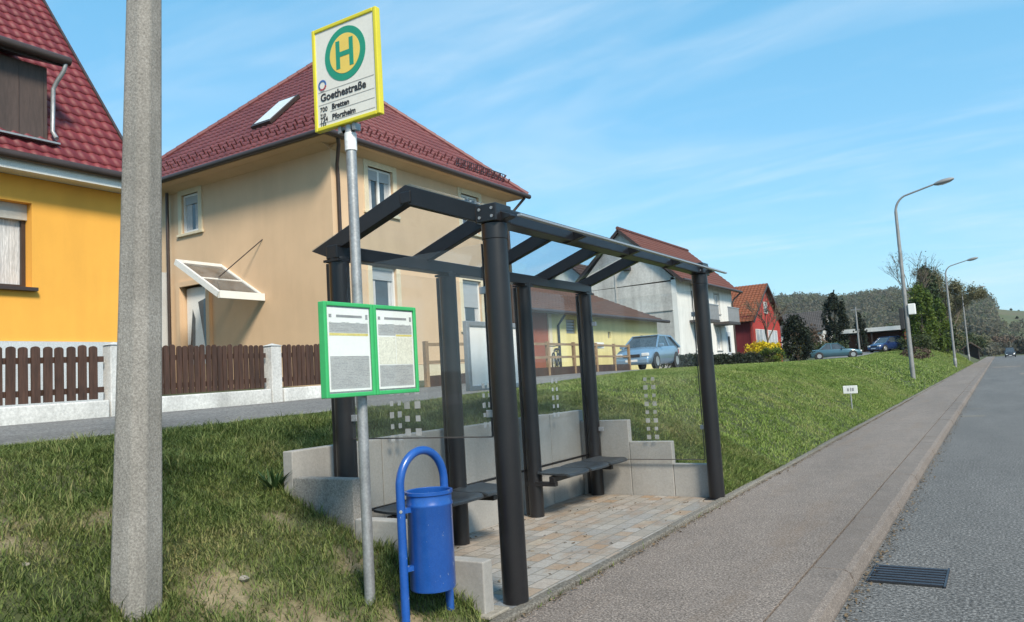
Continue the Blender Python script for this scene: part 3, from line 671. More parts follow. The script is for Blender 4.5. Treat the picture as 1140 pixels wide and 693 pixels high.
def strap_plant(name, x, y, n, l, label):
    z = gz(x, y); V = []; Fq = []; tt = []
    for i in range(n):
        a = rnd.uniform(0, 6.28); ll = l*rnd.uniform(.6, 1.1); w = .011*rnd.uniform(.8, 1.3); dx, dy = math.cos(a), math.sin(a); k = len(V)
        out = rnd.uniform(.35, .9)
        for s in range(5):
            u = s/4; ww = w*(1-u**2*.92); r_ = ll*out*u; h = ll*(u*.95-.45*out*u*u)
            V += [(x+dx*r_-dy*ww+rnd.uniform(-.001, .001)+dx*.03, y+dy*r_+dx*ww, z+h), (x+dx*r_+dy*ww+dx*.03, y+dy*r_-dx*ww, z+h)]; t_ = rnd.random()*.5+.25; tt += [t_, t_]
        Fq += [(k+2*s, k+2*s+1, k+2*s+3, k+2*s+2) for s in range(4)]
    return tag(np_mesh(name, V, Fq, 'blade_leaf', None, tt), label, 'plant')
strap_plant('strap_leaved_plant', -4.72, 4.02, 30, .27, 'dark clump of strap shaped leaves beside the corner of the concrete wall')
for i, (px, py, s, lab) in enumerate(((-3.95, 3.12, .034, 'pale pebble on the bare patch behind the sign pole'), (-3.45, 2.86, .035, 'brown pebble on the grass just in front of the sign pole'), (-4.7, 2.25, .03, 'small pale pebble in the grass left of the concrete pole'))):
    mb = MB(); z = gz(px, py)
    mb.lathe([(s*.5, -.01), (s, s*.2), (s*.85, s*.5), (s*.4, s*.72)], (px, py, z), 9)
    mb.v = [(a+rnd.uniform(-.15, .15)*s, b+rnd.uniform(-.15, .15)*s, c) for a, b, c in mb.v]
    tag(obj('pebble', mb, 'stone', smooth=True), lab, 'stone')

# ------------------------------------------------------------------ information board behind shelter
ix, iy0, iy1 = -5.3, 7.42, 8.72
ib = thing('notice_board', (ix, (iy0+iy1)/2, gz(ix, 8)), 'pale blank notice board in a grey metal frame behind the shelter glass', 'notice board')
obj('leg', MB().box((ix-.03, 8.18, .8), (ix+.03, 8.25, 1.50)), 'alu', ib)
f = MB(); z0, z1 = 1.49, 2.32
f.box((ix-.03, iy0, z0), (ix+.03, iy0+.06, z1)).box((ix-.03, iy1-.06, z0), (ix+.03, iy1, z1)).box((ix-.03, iy0+.061, z0), (ix+.03, iy1-.061, z0+.06)).box((ix-.03, iy0+.061, z1-.06), (ix+.03, iy1-.061, z1))
obj('frame', f, 'alu', ib, bevel=.006)
obj('pane', MB().box((ix-.02, iy0+.05, z0+.05), (ix+.012, iy1-.05, z1-.05)), 'poster_pane', ib)

# ------------------------------------------------------------------ fences
def picket_fence(name, y0, y1, pitch, pw, label, zslope=.012):
    x = -9.5; zb = 1.40
    t = thing(name, (x, (y0+y1)/2, zb), label, 'fence', 'picket fences along the side street')
    zf = lambda y: zb+zslope*(y-4)
    obj('base_wall', MB().prism([(x-.11, y0, zf(y0)-.5), (x+.11, y0, zf(y0)-.5), (x+.11, y0, zf(y0)+.225), (x-.11, y0, zf(y0)+.225)], (0, y1-y0, zslope*(y1-y0))), 'old_white_wall', t, bevel=.015)
    mb = MB(); y = y0+.05
    while y < y1-pw:
        z = zf(y); h = .66+rnd.uniform(-.012, .012); dx = rnd.uniform(-.004, .004); tl = rnd.uniform(-.006, .006)
        pts = [(x+.03+dx, y+tl*0, z+.245), (x+.03+dx, y+pw, z+.245), (x+.03+dx, y+pw+tl, z+.245+h-.03)]
        pts += [(x+.03+dx, y+pw/2+tl+pw/2*math.cos(a), z+.215+h+.03*math.sin(a)) for a in np.linspace(.3, math.pi-.3, 5)]
        pts += [(x+.03+dx, y+tl, z+.245+h-.03)]
        mb.prism(pts, (.022, 0, 0)); y += pitch
    obj('picket_panel', mb, 'picket_wood', t)
    r = MB()
    for dz in (.36, .74): r.bar((x-.0, y0+.02, zf(y0)+dz), (x-.0, y1-.02, zf(y1)+dz), .05, .07)
    obj('rail', r, 'picket_wood', t)
    return t
picket_fence('picket_fence', -3., 5.50, .135, .10, 'dark brown wide picket fence on a white wall before the orange house')
picket_fence('picket_fence', 6.15, 8.03, .093, .074, 'dark brown narrow picket fence between the concrete pole and the white pillar')
picket_fence('picket_fence', 8.28, 11.4, .093, .074, 'dark brown narrow picket fence right of the slim white pillar')
for y, lab, w in ((5.62, 'white rendered gate pillar beside the concrete pole', .09), (8.155, 'slim white rendered pillar between two brown picket fences', .10)):
    mb = MB().box((-9.5-w, y-w, 1.), (-9.5+w, y+w, 2.33)).add([(-9.5-w-.02, y-w-.02, 2.332), (-9.5+w+.02, y-w-.02, 2.332), (-9.5+w+.02, y+w+.02, 2.332), (-9.5-w-.02, y+w+.02, 2.332), (-9.5, y, 2.375)], [(0, 3, 2, 1), (0, 1, 4), (1, 2, 4), (2, 3, 4), (3, 0, 4)])
    tag(obj('fence_pillar', mb, 'old_white_wall', bevel=.012), lab, 'pillar', 'white pillars of the picket fence')
# light wooden rail fence
pts = [(-9.7, 12.2), (-9.85, 14.2), (-10.05, 16.2), (-10.3, 18.2), (-10.55, 20.2), (-10.8, 22.2), (-11.05, 24.1), (-11.3, 25.9)]
rf = thing('rail_fence', (-10.3, 18, gz(-10.3, 18)), 'light brown wooden rail fence along the side street before the pale yellow building', 'fence')
for k, (x, y) in enumerate(pts):
    z = gz(x, y); obj('post', MB().box((x-.045, y-.045, z-.1), (x+.045, y+.045, z+.95)), 'rail_wood', rf, bevel=.01)
for (a, b), (c, d_) in zip(pts, pts[1:]):
    for h in (.52, .88): obj('rail', MB().bar((a, b, gz(a, b)+h), (c, d_, gz(c, d_)+h), .04, .065), 'rail_wood', rf)
    obj('kick_board', MB().bar((a, b, gz(a, b)+.14), (c, d_, gz(c, d_)+.14), .04, .22), 'picket_wood', rf)

tag(obj('wall_plate', MB().box((-10.95, 22.45, 2.42), (-10.90, 23.05, 2.62)), 'white_plastic', bevel=.02), 'small white oblong plate above the rail fence beside the blue hatchback', 'plate')
BK = thing('bicycle', (-11.2, 20.3, gz(-11.2, 20.3)), 'dark bicycle standing end on behind the wooden rail fence before the pale yellow building', 'bicycle'); BK.rotation_euler = (0, 0, R(20))
bz = gz(-11.2, 20.3)+.33; bx = -11.2
for yw in (19.8, 20.8):
    wl = obj('wheel', MB().tube([(bx, yw+.32*math.cos(a), bz+.32*math.sin(a)) for a in np.linspace(0, 6.2832, 25)], .02, 6, False), 'tyre', BK, True)
    sp_ = MB()
    for k in range(6): a = k*math.pi/6; sp_.tube([(bx, yw-.31*math.cos(a), bz-.31*math.sin(a)), (bx, yw+.31*math.cos(a), bz+.31*math.sin(a))], .004, 4)
    obj('spokes', sp_, 'rim', wl)
fr = MB()
for p, q in (((19.8, 0), (20.0, .42)), ((20.0, .40), (20.55, .36)), ((20.0, .30), (20.3, -.05)), ((20.3, -.05), (20.58, .42)), ((20.3, -.05), (20.8, 0)), ((20.55, .36), (20.8, 0))): fr.tube([(bx, p[0], bz+p[1]), (bx, q[0], bz+q[1])], .018, 6)
obj('frame', fr, 'iron', BK, True); obj('saddle', MB().box((bx-.07, 20.46, bz+.42), (bx+.07, 20.72, bz+.48)), 'car_trim', BK, bevel=.02)
obj('handlebar', MB().tube([(bx-.28, 20.08, bz+.55), (bx, 19.98, bz+.52), (bx+.28, 20.08, bz+.55)], .014, 6), 'iron', BK, True)

# ------------------------------------------------------------------ roofs and houses
def tiled(name, A, Bp, C, D, m, parent, pitch=.30, course=.34, amp=.022, step=.028, thick=.05, label=None):
    """tiled slope: A,Bp eave ends (left,right); D,C top ends (left,right); waves run down the slope"""
    A, Bp, C, D = map(Vector, (A, Bp, C, D)); e = (Bp-A); W_ = e.length; e.normalize()
    nrm = e.cross(D-A)
    if nrm.length < 1e-4: nrm = e.cross(C-A)
    nrm.normalize()
    if nrm.z < 0: nrm = -nrm
    up = nrm.cross(e)
    if up.z < 0: up = -up
    H_ = (D-A).dot(up); nc = max(2, int(round(H_/course))); sub = 8
    V, Fq = [], []
    dl = (D-A).dot(e)/H_; dr_ = (C-A).dot(e)
    for c in range(nc):
        h0, h1 = H_*c/nc, H_*(c+1)/nc
        rows = []
        for hh, off in ((h0, step), (h0+.0005, step), (h1, 0.)):
            l = dl*hh; r_ = W_+(dr_-W_)*hh/H_
            if r_-l < .02: r_ = l+.02
            k0, k1 = math.ceil(l/(pitch/sub)+.01), math.floor(r_/(pitch/sub)-.01)
            rows.append((hh, off, l, r_))
        l0, r0 = min(rows[0][2], rows[2][2]), max(rows[0][3], rows[2][3])
        ks = [k*pitch/sub for k in range(math.ceil(l0/(pitch/sub)), math.floor(r0/(pitch/sub))+1)]
        us = [l0]+ks+[r0]
        base = len(V); nu = len(us)
        for ri, (hh, off, l, r_) in enumerate(rows):
            for u in us:
                uu = min(max(u, l), r_); ph = (uu/pitch) % 1.
                wv = amp*(math.sin(2*math.pi*ph)+.35*math.sin(4*math.pi*ph))
                o_ = -.02 if ri == 0 else off
                V.append(tuple(A+e*uu+up*hh+nrm*(o_+wv*(0.9 if ri else .9))))
        for ri in range(2):
            for i in range(nu-1): Fq.append((base+ri*nu+i, base+ri*nu+i+1, base+(ri+1)*nu+i+1, base+(ri+1)*nu+i))
    o = np_mesh(name, V, Fq, m, parent, None, False)
    obj('roof_deck', MB().prism([A-nrm*.03, Bp-nrm*.03, C-nrm*.03, D-nrm*.03], nrm*-thick), 'dark_brown', o)
    if label: o['label'] = label
    return o
def ridge_tiles(p, q, m, parent, r=.10, n=None):
    p, q = Vector(p), Vector(q); l = (q-p).length; n = n or int(l/.38); d = (q-p)/n; mb = MB()
    for k in range(n): mb.tube([p+d*k, p+d*(k+1.08)], [r*1.0, r*.86], 8)
    return obj('ridge_tiles', mb, m, parent, True)
def window(parent, plane, u0, u1, z0, z1, pos, out, frame_m='white_plastic', inside='curtain', mullions=1, trim=None, sill=None, depth=.14, blind=0., grid=0, gap=2.2):
    """plane 'x': wall faces +x at x=pos, u is y; plane 'y': wall faces -y at y=pos, u is x. out = +1/-1"""
    def bx(mb, ua, ub, za, zb, d0, d1):
        a, b = pos+out*d0, pos+out*d1
        return mb.box((a, ua, za), (b, ub, zb)) if plane == 'x' else mb.box((ua, a, za), (ub, b, zb))
    w = obj('window', bx(MB(), u0, u1, z0, z1, -depth-.02, -depth+.01), 'window_glass', parent)
    f = MB(); t = .065
    bx(f, u0, u0+t, z0, z1, -depth+.01, -depth+.07); bx(f, u1-t, u1, z0, z1, -depth+.01, -depth+.07)
    bx(f, u0+t, u1-t, z0, z0+t, -depth+.01, -depth+.07); bx(f, u0+t, u1-t, z1-t, z1, -depth+.01, -depth+.07)
    for k in range(mullions):
        c = u0+(u1-u0)*(k+1)/(mullions+1); bx(f, c-.04, c+.04, z0+t, z1-t, -depth+.012, -depth+.065)
    for k in range(grid):
        c = z0+(z1-z0)*(k+1)/(grid+1); bx(f, u0+t, u1-t, c-.015, c+.015, -depth+.012, -depth+.05)
    obj('frame', f, frame_m, w)
    if inside:
        c = MB(); n = 22; us = np.linspace(u0+t, u1-t, n+1)
        for k in range(n):
            if abs(k-n/2) < gap: continue
            bx(c, us[k], us[k+1], z0+t, z1-t, -depth+.0115, -depth+.0125+.003*(k % 2))
        obj('curtain', c, inside, w)
    if blind: obj('blind', bx(MB(), u0+t, u1-t, z1-t-(z1-z0)*blind, z1-t, -depth+.02, -depth+.05), 'blind', w)
    if trim:
        m_, tw, td = trim; f = MB()
        bx(f, u0-tw, u0-.001, z0-.02, z1+tw, -depth, td); bx(f, u1+.001, u1+tw, z0-.02, z1+tw, -depth, td); bx(f, u0-.001, u1+.001, z1, z1+tw, -depth, td)
        obj('surround', f, m_, w, bevel=.008)
    if sill:
        bx2 = bx(MB(), u0-(trim[1] if trim else 0)-.05, u1+(trim[1] if trim else 0)+.05, z0-.10, z0-.021, -depth, .07)
        obj('sill', bx2, sill, w, bevel=.008)
    return w
def wall_x(x, y0, y1, z0, z1, holes, th=.3):
    """wall slab facing +x with rectangular openings (y0,y1,z0,z1)"""
    mb = MB(); ysx = sorted({y0, y1, *[h[0] for h in holes], *[h[1] for h in holes]})
    for a, b in zip(ysx, ysx[1:]):
        hs = sorted([h for h in holes if h[0] <= a+1e-6 and h[1] >= b-1e-6], key=lambda h: h[2]); z = z0
        for h in hs:
            if h[2] > z: mb.box((x-th, a, z), (x, b, h[2]))
            z = h[3]
        if z < z1: mb.box((x-th, a, z), (x, b, z1))
    return mb
def wall_y(y, x0, x1, z0, z1, holes, th=.3):
    mb = wall_x(0, x0, x1, z0, z1, holes, th)
    mb.v = [(b, y-a, c) for a, b, c in mb.v]; return mb

# ---- orange house
OH = thing('orange_house', (-16, 3, 1.5), 'orange rendered house with a steep dark red tiled roof and a brown dormer', 'house')
win = (4.95, 6.36, 3.52, 4.90)
obj('wall', wall_x(-13, -4, 7.95, 2.66, 5.32, [win], .35), 'stucco_orange', OH)
obj('side_wall', MB().box((-20, 7.6, 1.), (-13.352, 7.95, 5.32)).prism([(-20, 7.6, 5.322), (-13.352, 7.6, 5.322), (-16.3, 7.6, 9.), (-20, 7.6, 9.)], (0, .35, 0)), 'stucco_orange', OH)
obj('plinth', MB().box((-20, -4, 1.0), (-12.96, 7.99, 2.655)), 'plinth_grey', OH)
w = window(OH, 'x', win[0], win[1], win[2], win[3], -13, 1, 'dark_brown', 'curtain', 1, None, None, .27)
obj('sill', MB().box((-13.28, win[0]-.06, win[2]-.06), (-12.9, win[1]+.05, win[2]-.005)), 'dark_brown', w)
obj('shutter_box', MB().box((-13.24, win[0], win[3]-.26), (-13.15, win[1], win[3]-.002)), 'roller', w)
obj('eave_board', MB().box((-13.35, -4.2, 5.325), (-12.62, 8.1, 5.36)).box((-12.66, -4.2, 5.30), (-12.60, 8.1, 5.45)), 'white_paint', OH)
def gutter(p, q, r, m, parent):
    return obj('gutter', MB().tube([p, q], r, 12), m, parent, True)
gutter((-12.53, -4.2, 5.50), (-12.53, 8.12, 5.50), .075, 'dark_brown', OH)
rf_ = tiled('roof', (-12.60, -4.2, 5.50), (-12.60, 8.12, 5.50), (-17.2, 8.12, 11.50), (-17.2, -4.2, 11.50), 'tile_red', OH, .205, .27, .014, .026)
obj('verge_board', MB().bar((-12.6, 8.10, 5.42), (-17.2, 8.10, 11.42), .05, .16), 'dark_brown', rf_)
tiled('roof', (-21.8, 8.12, 5.50), (-21.8, -4.2, 5.50), (-17.2, -4.2, 11.50), (-17.2, 8.12, 11.50), 'tile_red', OH, .30, .6, .026, .04)
DM = obj('dormer', MB().box((-16.5, 1.5, 5.9), (-12.98, 6.60, 7.24)), 'shutter_brown', OH, label='dormer front clad in dark brown boards')
g_ = MB()
for k in range(14): g_.box((-12.978, 1.6+k*.38, 5.95), (-12.973, 1.6+k*.38+.008, 7.2))
obj('cladding_joint', g_, 'dark_brown', DM)
obj('dormer_roof', MB().prism([(-12.76, 1.2, 7.245), (-12.76, 1.2, 7.37), (-16.6, 1.2, 8.95), (-16.6, 1.2, 8.8)], (0, 5.58, 0)), 'dark_brown', DM)
obj('gutter', MB().tube([(-12.70, 1.2, 7.36), (-12.70, 6.83, 7.34)], .075, 12), 'dark_brown', DM, True)
obj('downpipe', MB().tube([(-12.70, 6.76, 7.28), (-12.72, 6.74, 7.16), (-12.86, 6.70, 7.0), (-12.92, 6.67, 6.88), (-12.93, 6.66, 6.15), (-12.80, 6.66, 6.0)], .035, 10), 'galvanised', DM, True)
obj('apron_flashing', MB().bar((-12.90, 1.4, 5.93), (-12.90, 6.72, 5.93), .20, .03), 'galvanised', DM)

# ---- beige house
BH = thing('beige_house', (-18.8, 19, 1.6), 'two storey beige house with a maroon hipped tile roof and cream window surrounds', 'house')
fw = [(16.02, 17.08, 6.55, 7.82), (20.47, 21.5, 6.55, 7.82), (16.02, 17.05, 3.62, 4.98), (20.3, 21.35, 3.30, 4.92)]
obj('wall', wall_x(-14.5, 14.6, 23.3, 2.2, 8.1, fw), 'stucco_beige', BH)
lw = [(-20.86, -20.05, 6.66, 7.84), (-20.95, -19.72, 2.6, 5.0)]
obj('wall', wall_y(14.6, -23.2, -14.802, 1.2, 8.1, lw), 'stucco_beige', BH)
obj('wall', MB().box((-23.2, 23.0, 1.2), (-14.802, 23.3, 8.1)).box((-23.2, 14.902, 1.2), (-22.9, 22.998, 8.1)), 'stucco_beige', BH)
obj('plinth', MB().box((-14.9, 14.56, 1.0), (-14.47, 23.32, 2.19)), 'trim_cream', BH)
for k, (a, b, c, d_) in enumerate(fw): window(BH, 'x', a, b, c, d_, -14.5, 1, 'white_plastic', 'curtain', 0 if k in (2, 3) else 1, ('trim_cream', .17, .03), 'trim_cream', .15, blind=.22 if k < 3 else .5, gap=6.4)
window(BH, 'y', lw[0][0], lw[0][1], lw[0][2], lw[0][3], 14.6, -1, 'white_plastic', 'curtain', 0, ('trim_cream', .17, .04), 'trim_cream', .12, blind=.2)
dd = obj('door', MB().box((-20.9, 14.72, 2.6), (-19.78, 14.78, 4.95)), 'white_plastic', BH)
obj('door_glass', MB().prism([(-20.05, 14.712, 3.1), (-19.92, 14.712, 3.1), (-19.90, 14.712, 4.6), (-20.35, 14.712, 4.5)], (0, .005, 0)).prism([(-20.78, 14.712, 3.0), (-20.55, 14.712, 3.0), (-20.5, 14.712, 4.0), (-20.62, 14.712, 4.3)], (0, .005, 0)), 'window_glass', dd)
obj('surround', MB().box((-21.12, 14.50, 2.6), (-20.96, 14.74, 5.15)).box((-19.71, 14.50, 2.6), (-19.55, 14.74, 5.15)).box((-20.955, 14.50, 5.0), (-19.715, 14.74, 5.15)), 'stucco_beige', dd)
obj('porch_panel', MB().box((-21.75, 13.55, 1.6), (-21.68, 14.58, 5.55)), 'plinth_grey', BH)
obj('downpipe', MB().tube([(-21.4, 14.45, 8.0), (-21.4, 14.45, 1.8)], .05, 10), 'dark_brown', BH, True)
A_, B2, C_, D_ = (-19.05, 13.1, 5.40), (-19.05, 14.58, 5.40), (-17.25, 14.58, 4.30), (-17.25, 13.1, 4.30)
cn = obj('canopy', MB().bar(A_, B2, .08, .14).bar(D_, C_, .10, .20).bar(A_, D_, .08, .16).bar(B2, C_, .08, .10).bar((-18.15, 13.1, 4.85), (-18.15, 14.58, 4.85), .05, .06), 'white_plastic', BH, label='white framed porch canopy with smoky glazing')
obj('pane', MB().prism([A_, B2, C_, D_], (0, 0, .012)), 'canopy_glass', cn)
obj('tie_rod', MB().tube([(-17.25, 14.6, 5.95), (-18.1, 13.75, 4.9)], .015, 8), 'dark_brown', cn)
EZ = 8.2; ap = (-19.0, 18.7, 12.9); x0, x1, y0, y1 = -23.9, -13.95, 13.87, 23.9
rf_ = tiled('roof', (x1, y0, EZ), (x1, y1, EZ), (ap[0], ap[1]+.02, ap[2]), (ap[0], ap[1]-.02, ap[2]), 'tile_maroon', BH, .23, .34, .02, .035)
rs_ = tiled('roof', (x0, y0, EZ), (x1, y0, EZ), (ap[0]+.02, ap[1], ap[2]), (ap[0]-.02, ap[1], ap[2]), 'tile_maroon', BH, .23, .34, .02, .035)
obj('roof_back', MB().prism([(x0, y0, EZ), (x0, y1, EZ), ap], (0, 0, -.05)).prism([(x0, y1, EZ), (x1, y1, EZ), ap], (0, 0, -.05)), 'tile_maroon', BH)
for c in ((x0, y0, EZ), (x1, y0, EZ), (x1, y1, EZ), (x0, y1, EZ)): ridge_tiles((c[0], c[1], c[2]+.05), (ap[0], ap[1], ap[2]+.05), 'tile_maroon', BH, .11)
obj('soffit', MB().box((x0+.06, y0+.06, 8.11), (x1-.06, y1-.06, 8.17)), 'stucco_beige', BH)
obj('cornice', MB().prism([(-14.50, 14.6, 7.98), (-14.18, 14.6, 8.108), (-14.50, 14.6, 8.108)], (0, 8.7, 0)).prism([(-23.2, 14.6, 7.98), (-23.2, 14.28, 8.108), (-23.2, 14.6, 8.108)], (8.7, 0, 0)), 'stucco_beige', BH)
gutter((x1+.05, y0-.05, 8.17), (x1+.05, y1+.05, 8.17), .085, 'dark_brown', BH); gutter((x0, y0-.05, 8.17), (x1+.05, y0-.05, 8.17), .085, 'dark_brown', BH)
obj('downpipe', MB().tube([(-13.95, 14.35, 8.1), (-14.0, 14.42, 7.95), (-14.38, 14.72, 7.55), (-14.42, 14.78, 7.3), (-14.42, 14.78, 1.8)], .05, 10), 'dark_brown', BH, True)
obj('downpipe', MB().tube([(-13.95, 23.7, 8.1), (-14.3, 23.4, 7.6), (-14.42, 23.2, 7.2), (-14.42, 23.2, 1.8)], .05, 10), 'dark_brown', BH, True)
def on_south(x, t): return (x, y0+(ap[1]-y0)*t, EZ+(ap[2]-EZ)*t)     # point on the slope facing the camera
sk = MB(); sn = Vector((0, -(ap[2]-EZ), ap[1]-y0)).normalized()
c0, c1 = Vector(on_south(-17.72, .26)), Vector(on_south(-17.72, .50))
wv = Vector((1, 0, 0))
sk.prism([c0-wv*.42+sn*.04, c0+wv*.42+sn*.04, c1+wv*.42+sn*.04, c1-wv*.42+sn*.04], sn*.10)
k_ = obj('skylight', sk, 'dark_brown', rs_)
k_2 = MB().prism([c0-wv*.34+(c1-c0)*.07+sn*.145, c0+wv*.34+(c1-c0)*.07+sn*.145, c1+wv*.34-(c1-c0)*.07+sn*.145, c1-wv*.34-(c1-c0)*.07+sn*.145], sn*.01)
obj('skylight_glass', k_2, 'lamp_clear', rs_)
for row, t_ in enumerate((.08, .13)):
    for k in range(26):
        p = Vector(on_south(-22.9+k*.36+row*.18, t_)); obj('snow_guard', MB().bar(p+sn*.05, p+sn*.16+Vector((0, -.02, .06)), .05, .03), 'tile_maroon', rs_)
    for k in range(24):
        p = Vector((x1+(ap[0]-x1)*t_, 14.9+k*.36+row*.18, EZ+(ap[2]-EZ)*t_)); s2 = Vector((ap[2]-EZ, 0, -(ap[0]-x1))).normalized()
        obj('snow_guard', MB().bar(p+s2*.05, p+s2*.16+Vector((.02, 0, .06)), .05, .03), 'tile_maroon', rf_)
t2 = .09; sg = MB()
for yy_ in np.arange(20.2, 23.1, .12): sg.tube([(x1+(ap[0]-x1)*t2, yy_, EZ+(ap[2]-EZ)*t2+.05), (x1+(ap[0]-x1)*t2+.04, yy_, EZ+(ap[2]-EZ)*t2+.30)], .012, 5)
for dz in (.12, .3): sg.tube([(x1+(ap[0]-x1)*t2+.03, 20.2, EZ+(ap[2]-EZ)*t2+dz), (x1+(ap[0]-x1)*t2+.03, 23.1, EZ+(ap[2]-EZ)*t2+dz)], .014, 6)
obj('snow_rail', sg, 'iron', BH)

# ---- low pale yellow building
YB = thing('low_yellow_building', (-18, 31, 1.9), 'low pale yellow building with a brown tiled roof and a russet wall section', 'building')
obj('wall', wall_x(-15, 27.0, 38.3, 1.2, 4.2, [(28.2, 29.1, 3.35, 3.95), (32.2, 32.5, 3.2, 3.5), (36.0, 36.3, 3.05, 3.4)]), 'stucco_yellow', YB)
obj('wall', MB().box((-15.3, 23.6, 1.2), (-15.06, 26.75, 4.2)), 'wall_russet', YB, label='russet wall section')
obj('wall', MB().box((-15.3, 26.755, 1.2), (-15.0, 26.995, 4.2)), 'trim_cream', YB)
obj('wall', MB().box((-22, 38.0, 1.2), (-15.302, 38.3, 4.2)).prism([(-22, 38.0, 4.252), (-15.302, 38.0, 4.252), (-18.8, 38.0, 5.95)], (0, .3, 0)), 'stucco_yellow', YB)
for a, b, c, d_ in ((28.2, 29.1, 3.35, 3.95), (32.2, 32.5, 3.2, 3.5), (36.0, 36.3, 3.05, 3.4)):
    v = MB()
    for k in range(5): v.bar((-15.1, a, c+(d_-c)*(k+.5)/5), (-15.1, b, c+(d_-c)*(k+.5)/5), .04, (d_-c)/7)
    obj('vent', v.box((-15.28, a, c), (-15.2, b, d_)), 'alu', YB)
tiled('roof', (-14.55, 23.5, 4.12), (-14.55, 38.7, 4.12), (-18.8, 38.7, 5.98), (-18.8, 23.5, 5.98), 'tile_brown', YB, .3, .36, .025, .04)
tiled('roof', (-23, 38.7, 4.12), (-23, 23.5, 4.12), (-18.8, 23.5, 5.98), (-18.8, 38.7, 5.98), 'tile_brown', YB, .3, .7, .025, .04)
ridge_tiles((-18.8, 23.5, 6.02), (-18.8, 38.7, 6.02), 'tile_brown', YB, .12)
gutter((-14.48, 23.5, 4.12), (-14.48, 38.7, 4.12), .08, 'dark_brown', YB)
obj('downpipe', MB().tube([(-14.5, 27.3, 4.1), (-14.7, 27.35, 3.9), (-14.93, 27.4, 3.65), (-14.93, 27.4, 1.5)], .05, 10), 'iron', YB, True)
tag(obj('planter_box', MB().box((-14.7, 34.6, 2.9), (-14.55, 36.2, 3.15)), 'white_plastic', bevel=.02), 'white oblong plate fixed on the pale yellow wall above the blue hatchback', 'wall plate') if False else None

# ---- white house with grey gable
WH = thing('white_house', (-19.4, 50, 1.8), 'tall white house with a bare grey gable wall and a rust red tiled roof', 'house')
wn = [(47.0, 47.75, 5.0, 6.8), (51.7, 52.7, 5.25, 6.55), (47.2, 48.3, 2.75, 4.2), (51.5, 52.5, 2.75, 4.3)]
obj('wall', wall_x(-16, 44.4, 55.8, 1.2, 7.15, wn), 'stucco_white', WH)
obj('gable_wall', MB().box((-22.8, 44.4, 1.2), (-16.302, 44.7, 6.9)).prism([(-22.8, 44.4, 6.902), (-16.0, 44.4, 7.0), (-19.4, 44.4, 10.4)], (0, .3, 0)), 'stucco_grey', WH, label='bare grey rendered gable wall')
obj('string_course', MB().box((-22.8, 44.34, 5.15), (-16.3, 44.398, 5.23)).box((-19.95, 44.36, 5.25), (-19.87, 44.398, 7.9)), 'stucco_grey', WH)
obj('wall', MB().box((-22.8, 55.5, 1.2), (-16.302, 55.8, 6.9)).prism([(-22.8, 55.5, 6.902), (-16.302, 55.5, 6.902), (-19.4, 55.5, 10.4)], (0, .3, 0)), 'stucco_white', WH)
for k, (a, b, c, d_) in enumerate(wn): window(WH, 'x', a, b, c, d_, -16, 1, 'white_plastic', 'curtain', 1, ('stucco_grey', .1, .02), 'stucco_grey', .15, grid=2 if k > 1 else 0)
dr2 = obj('door', MB().box((-16.08, 53.7, 1.9), (-15.985, 54.75, 4.0)), 'plinth_grey', WH); obj('door_glass', MB().box((-15.984, 54.0, 2.6), (-15.978, 54.5, 3.7)), 'window_glass', dr2)
for y_a, y_b in ((46.3, 49.0), (51.0, 53.6)):
    bl = obj('balcony', MB().box((-15.99, y_a, 4.42), (-14.9, y_b, 4.58)), 'tile_grey', WH)
    r_ = MB()
    for yy_ in np.arange(y_a+.03, y_b, .13): r_.box((-14.95, yy_-.02, 4.585), (-14.92, yy_+.02, 5.5))
    r_.box((-14.97, y_a, 5.5), (-14.90, y_b, 5.56)); obj('railing', r_, 'alu', bl)
tiled('roof', (-15.45, 44.1, 6.92), (-15.45, 56.3, 6.92), (-19.4, 57.0, 10.55), (-19.4, 44.1, 10.55), 'tile_oxide', WH, .3, .36, .025, .04)
tiled('roof', (-23.3, 56.3, 6.92), (-23.3, 44.1, 6.92), (-19.4, 44.1, 10.55), (-19.4, 57.0, 10.55), 'tile_oxide', WH, .3, .7, .025, .04)
ridge_tiles((-19.4, 44.1, 10.6), (-19.4, 57, 10.6), 'tile_oxide', WH, .12)
obj('verge_board', MB().bar((-15.45, 44.13, 6.82), (-19.4, 44.13, 10.45), .06, .18).bar((-23.3, 44.13, 6.82), (-19.4, 44.13, 10.45), .06, .18), 'dark_brown', WH)
gutter((-15.38, 44.1, 6.9), (-15.38, 56.3, 6.9), .09, 'dark_brown', WH)
obj('downpipe', MB().tube([(-15.4, 56.1, 6.85), (-15.8, 55.7, 6.4), (-15.93, 55.6, 6.1), (-15.93, 55.6, 1.8)], .06, 8), 'dark_brown', WH, True)
obj('gable_lamp', MB().box((-19.3, 44.0, 7.9), (-18.8, 44.398, 8.1)), 'iron', WH)
obj('gable_window', MB().box((-19.95, 44.37, 4.3), (-18.9, 44.398, 5.05)), 'window_glass', WH)

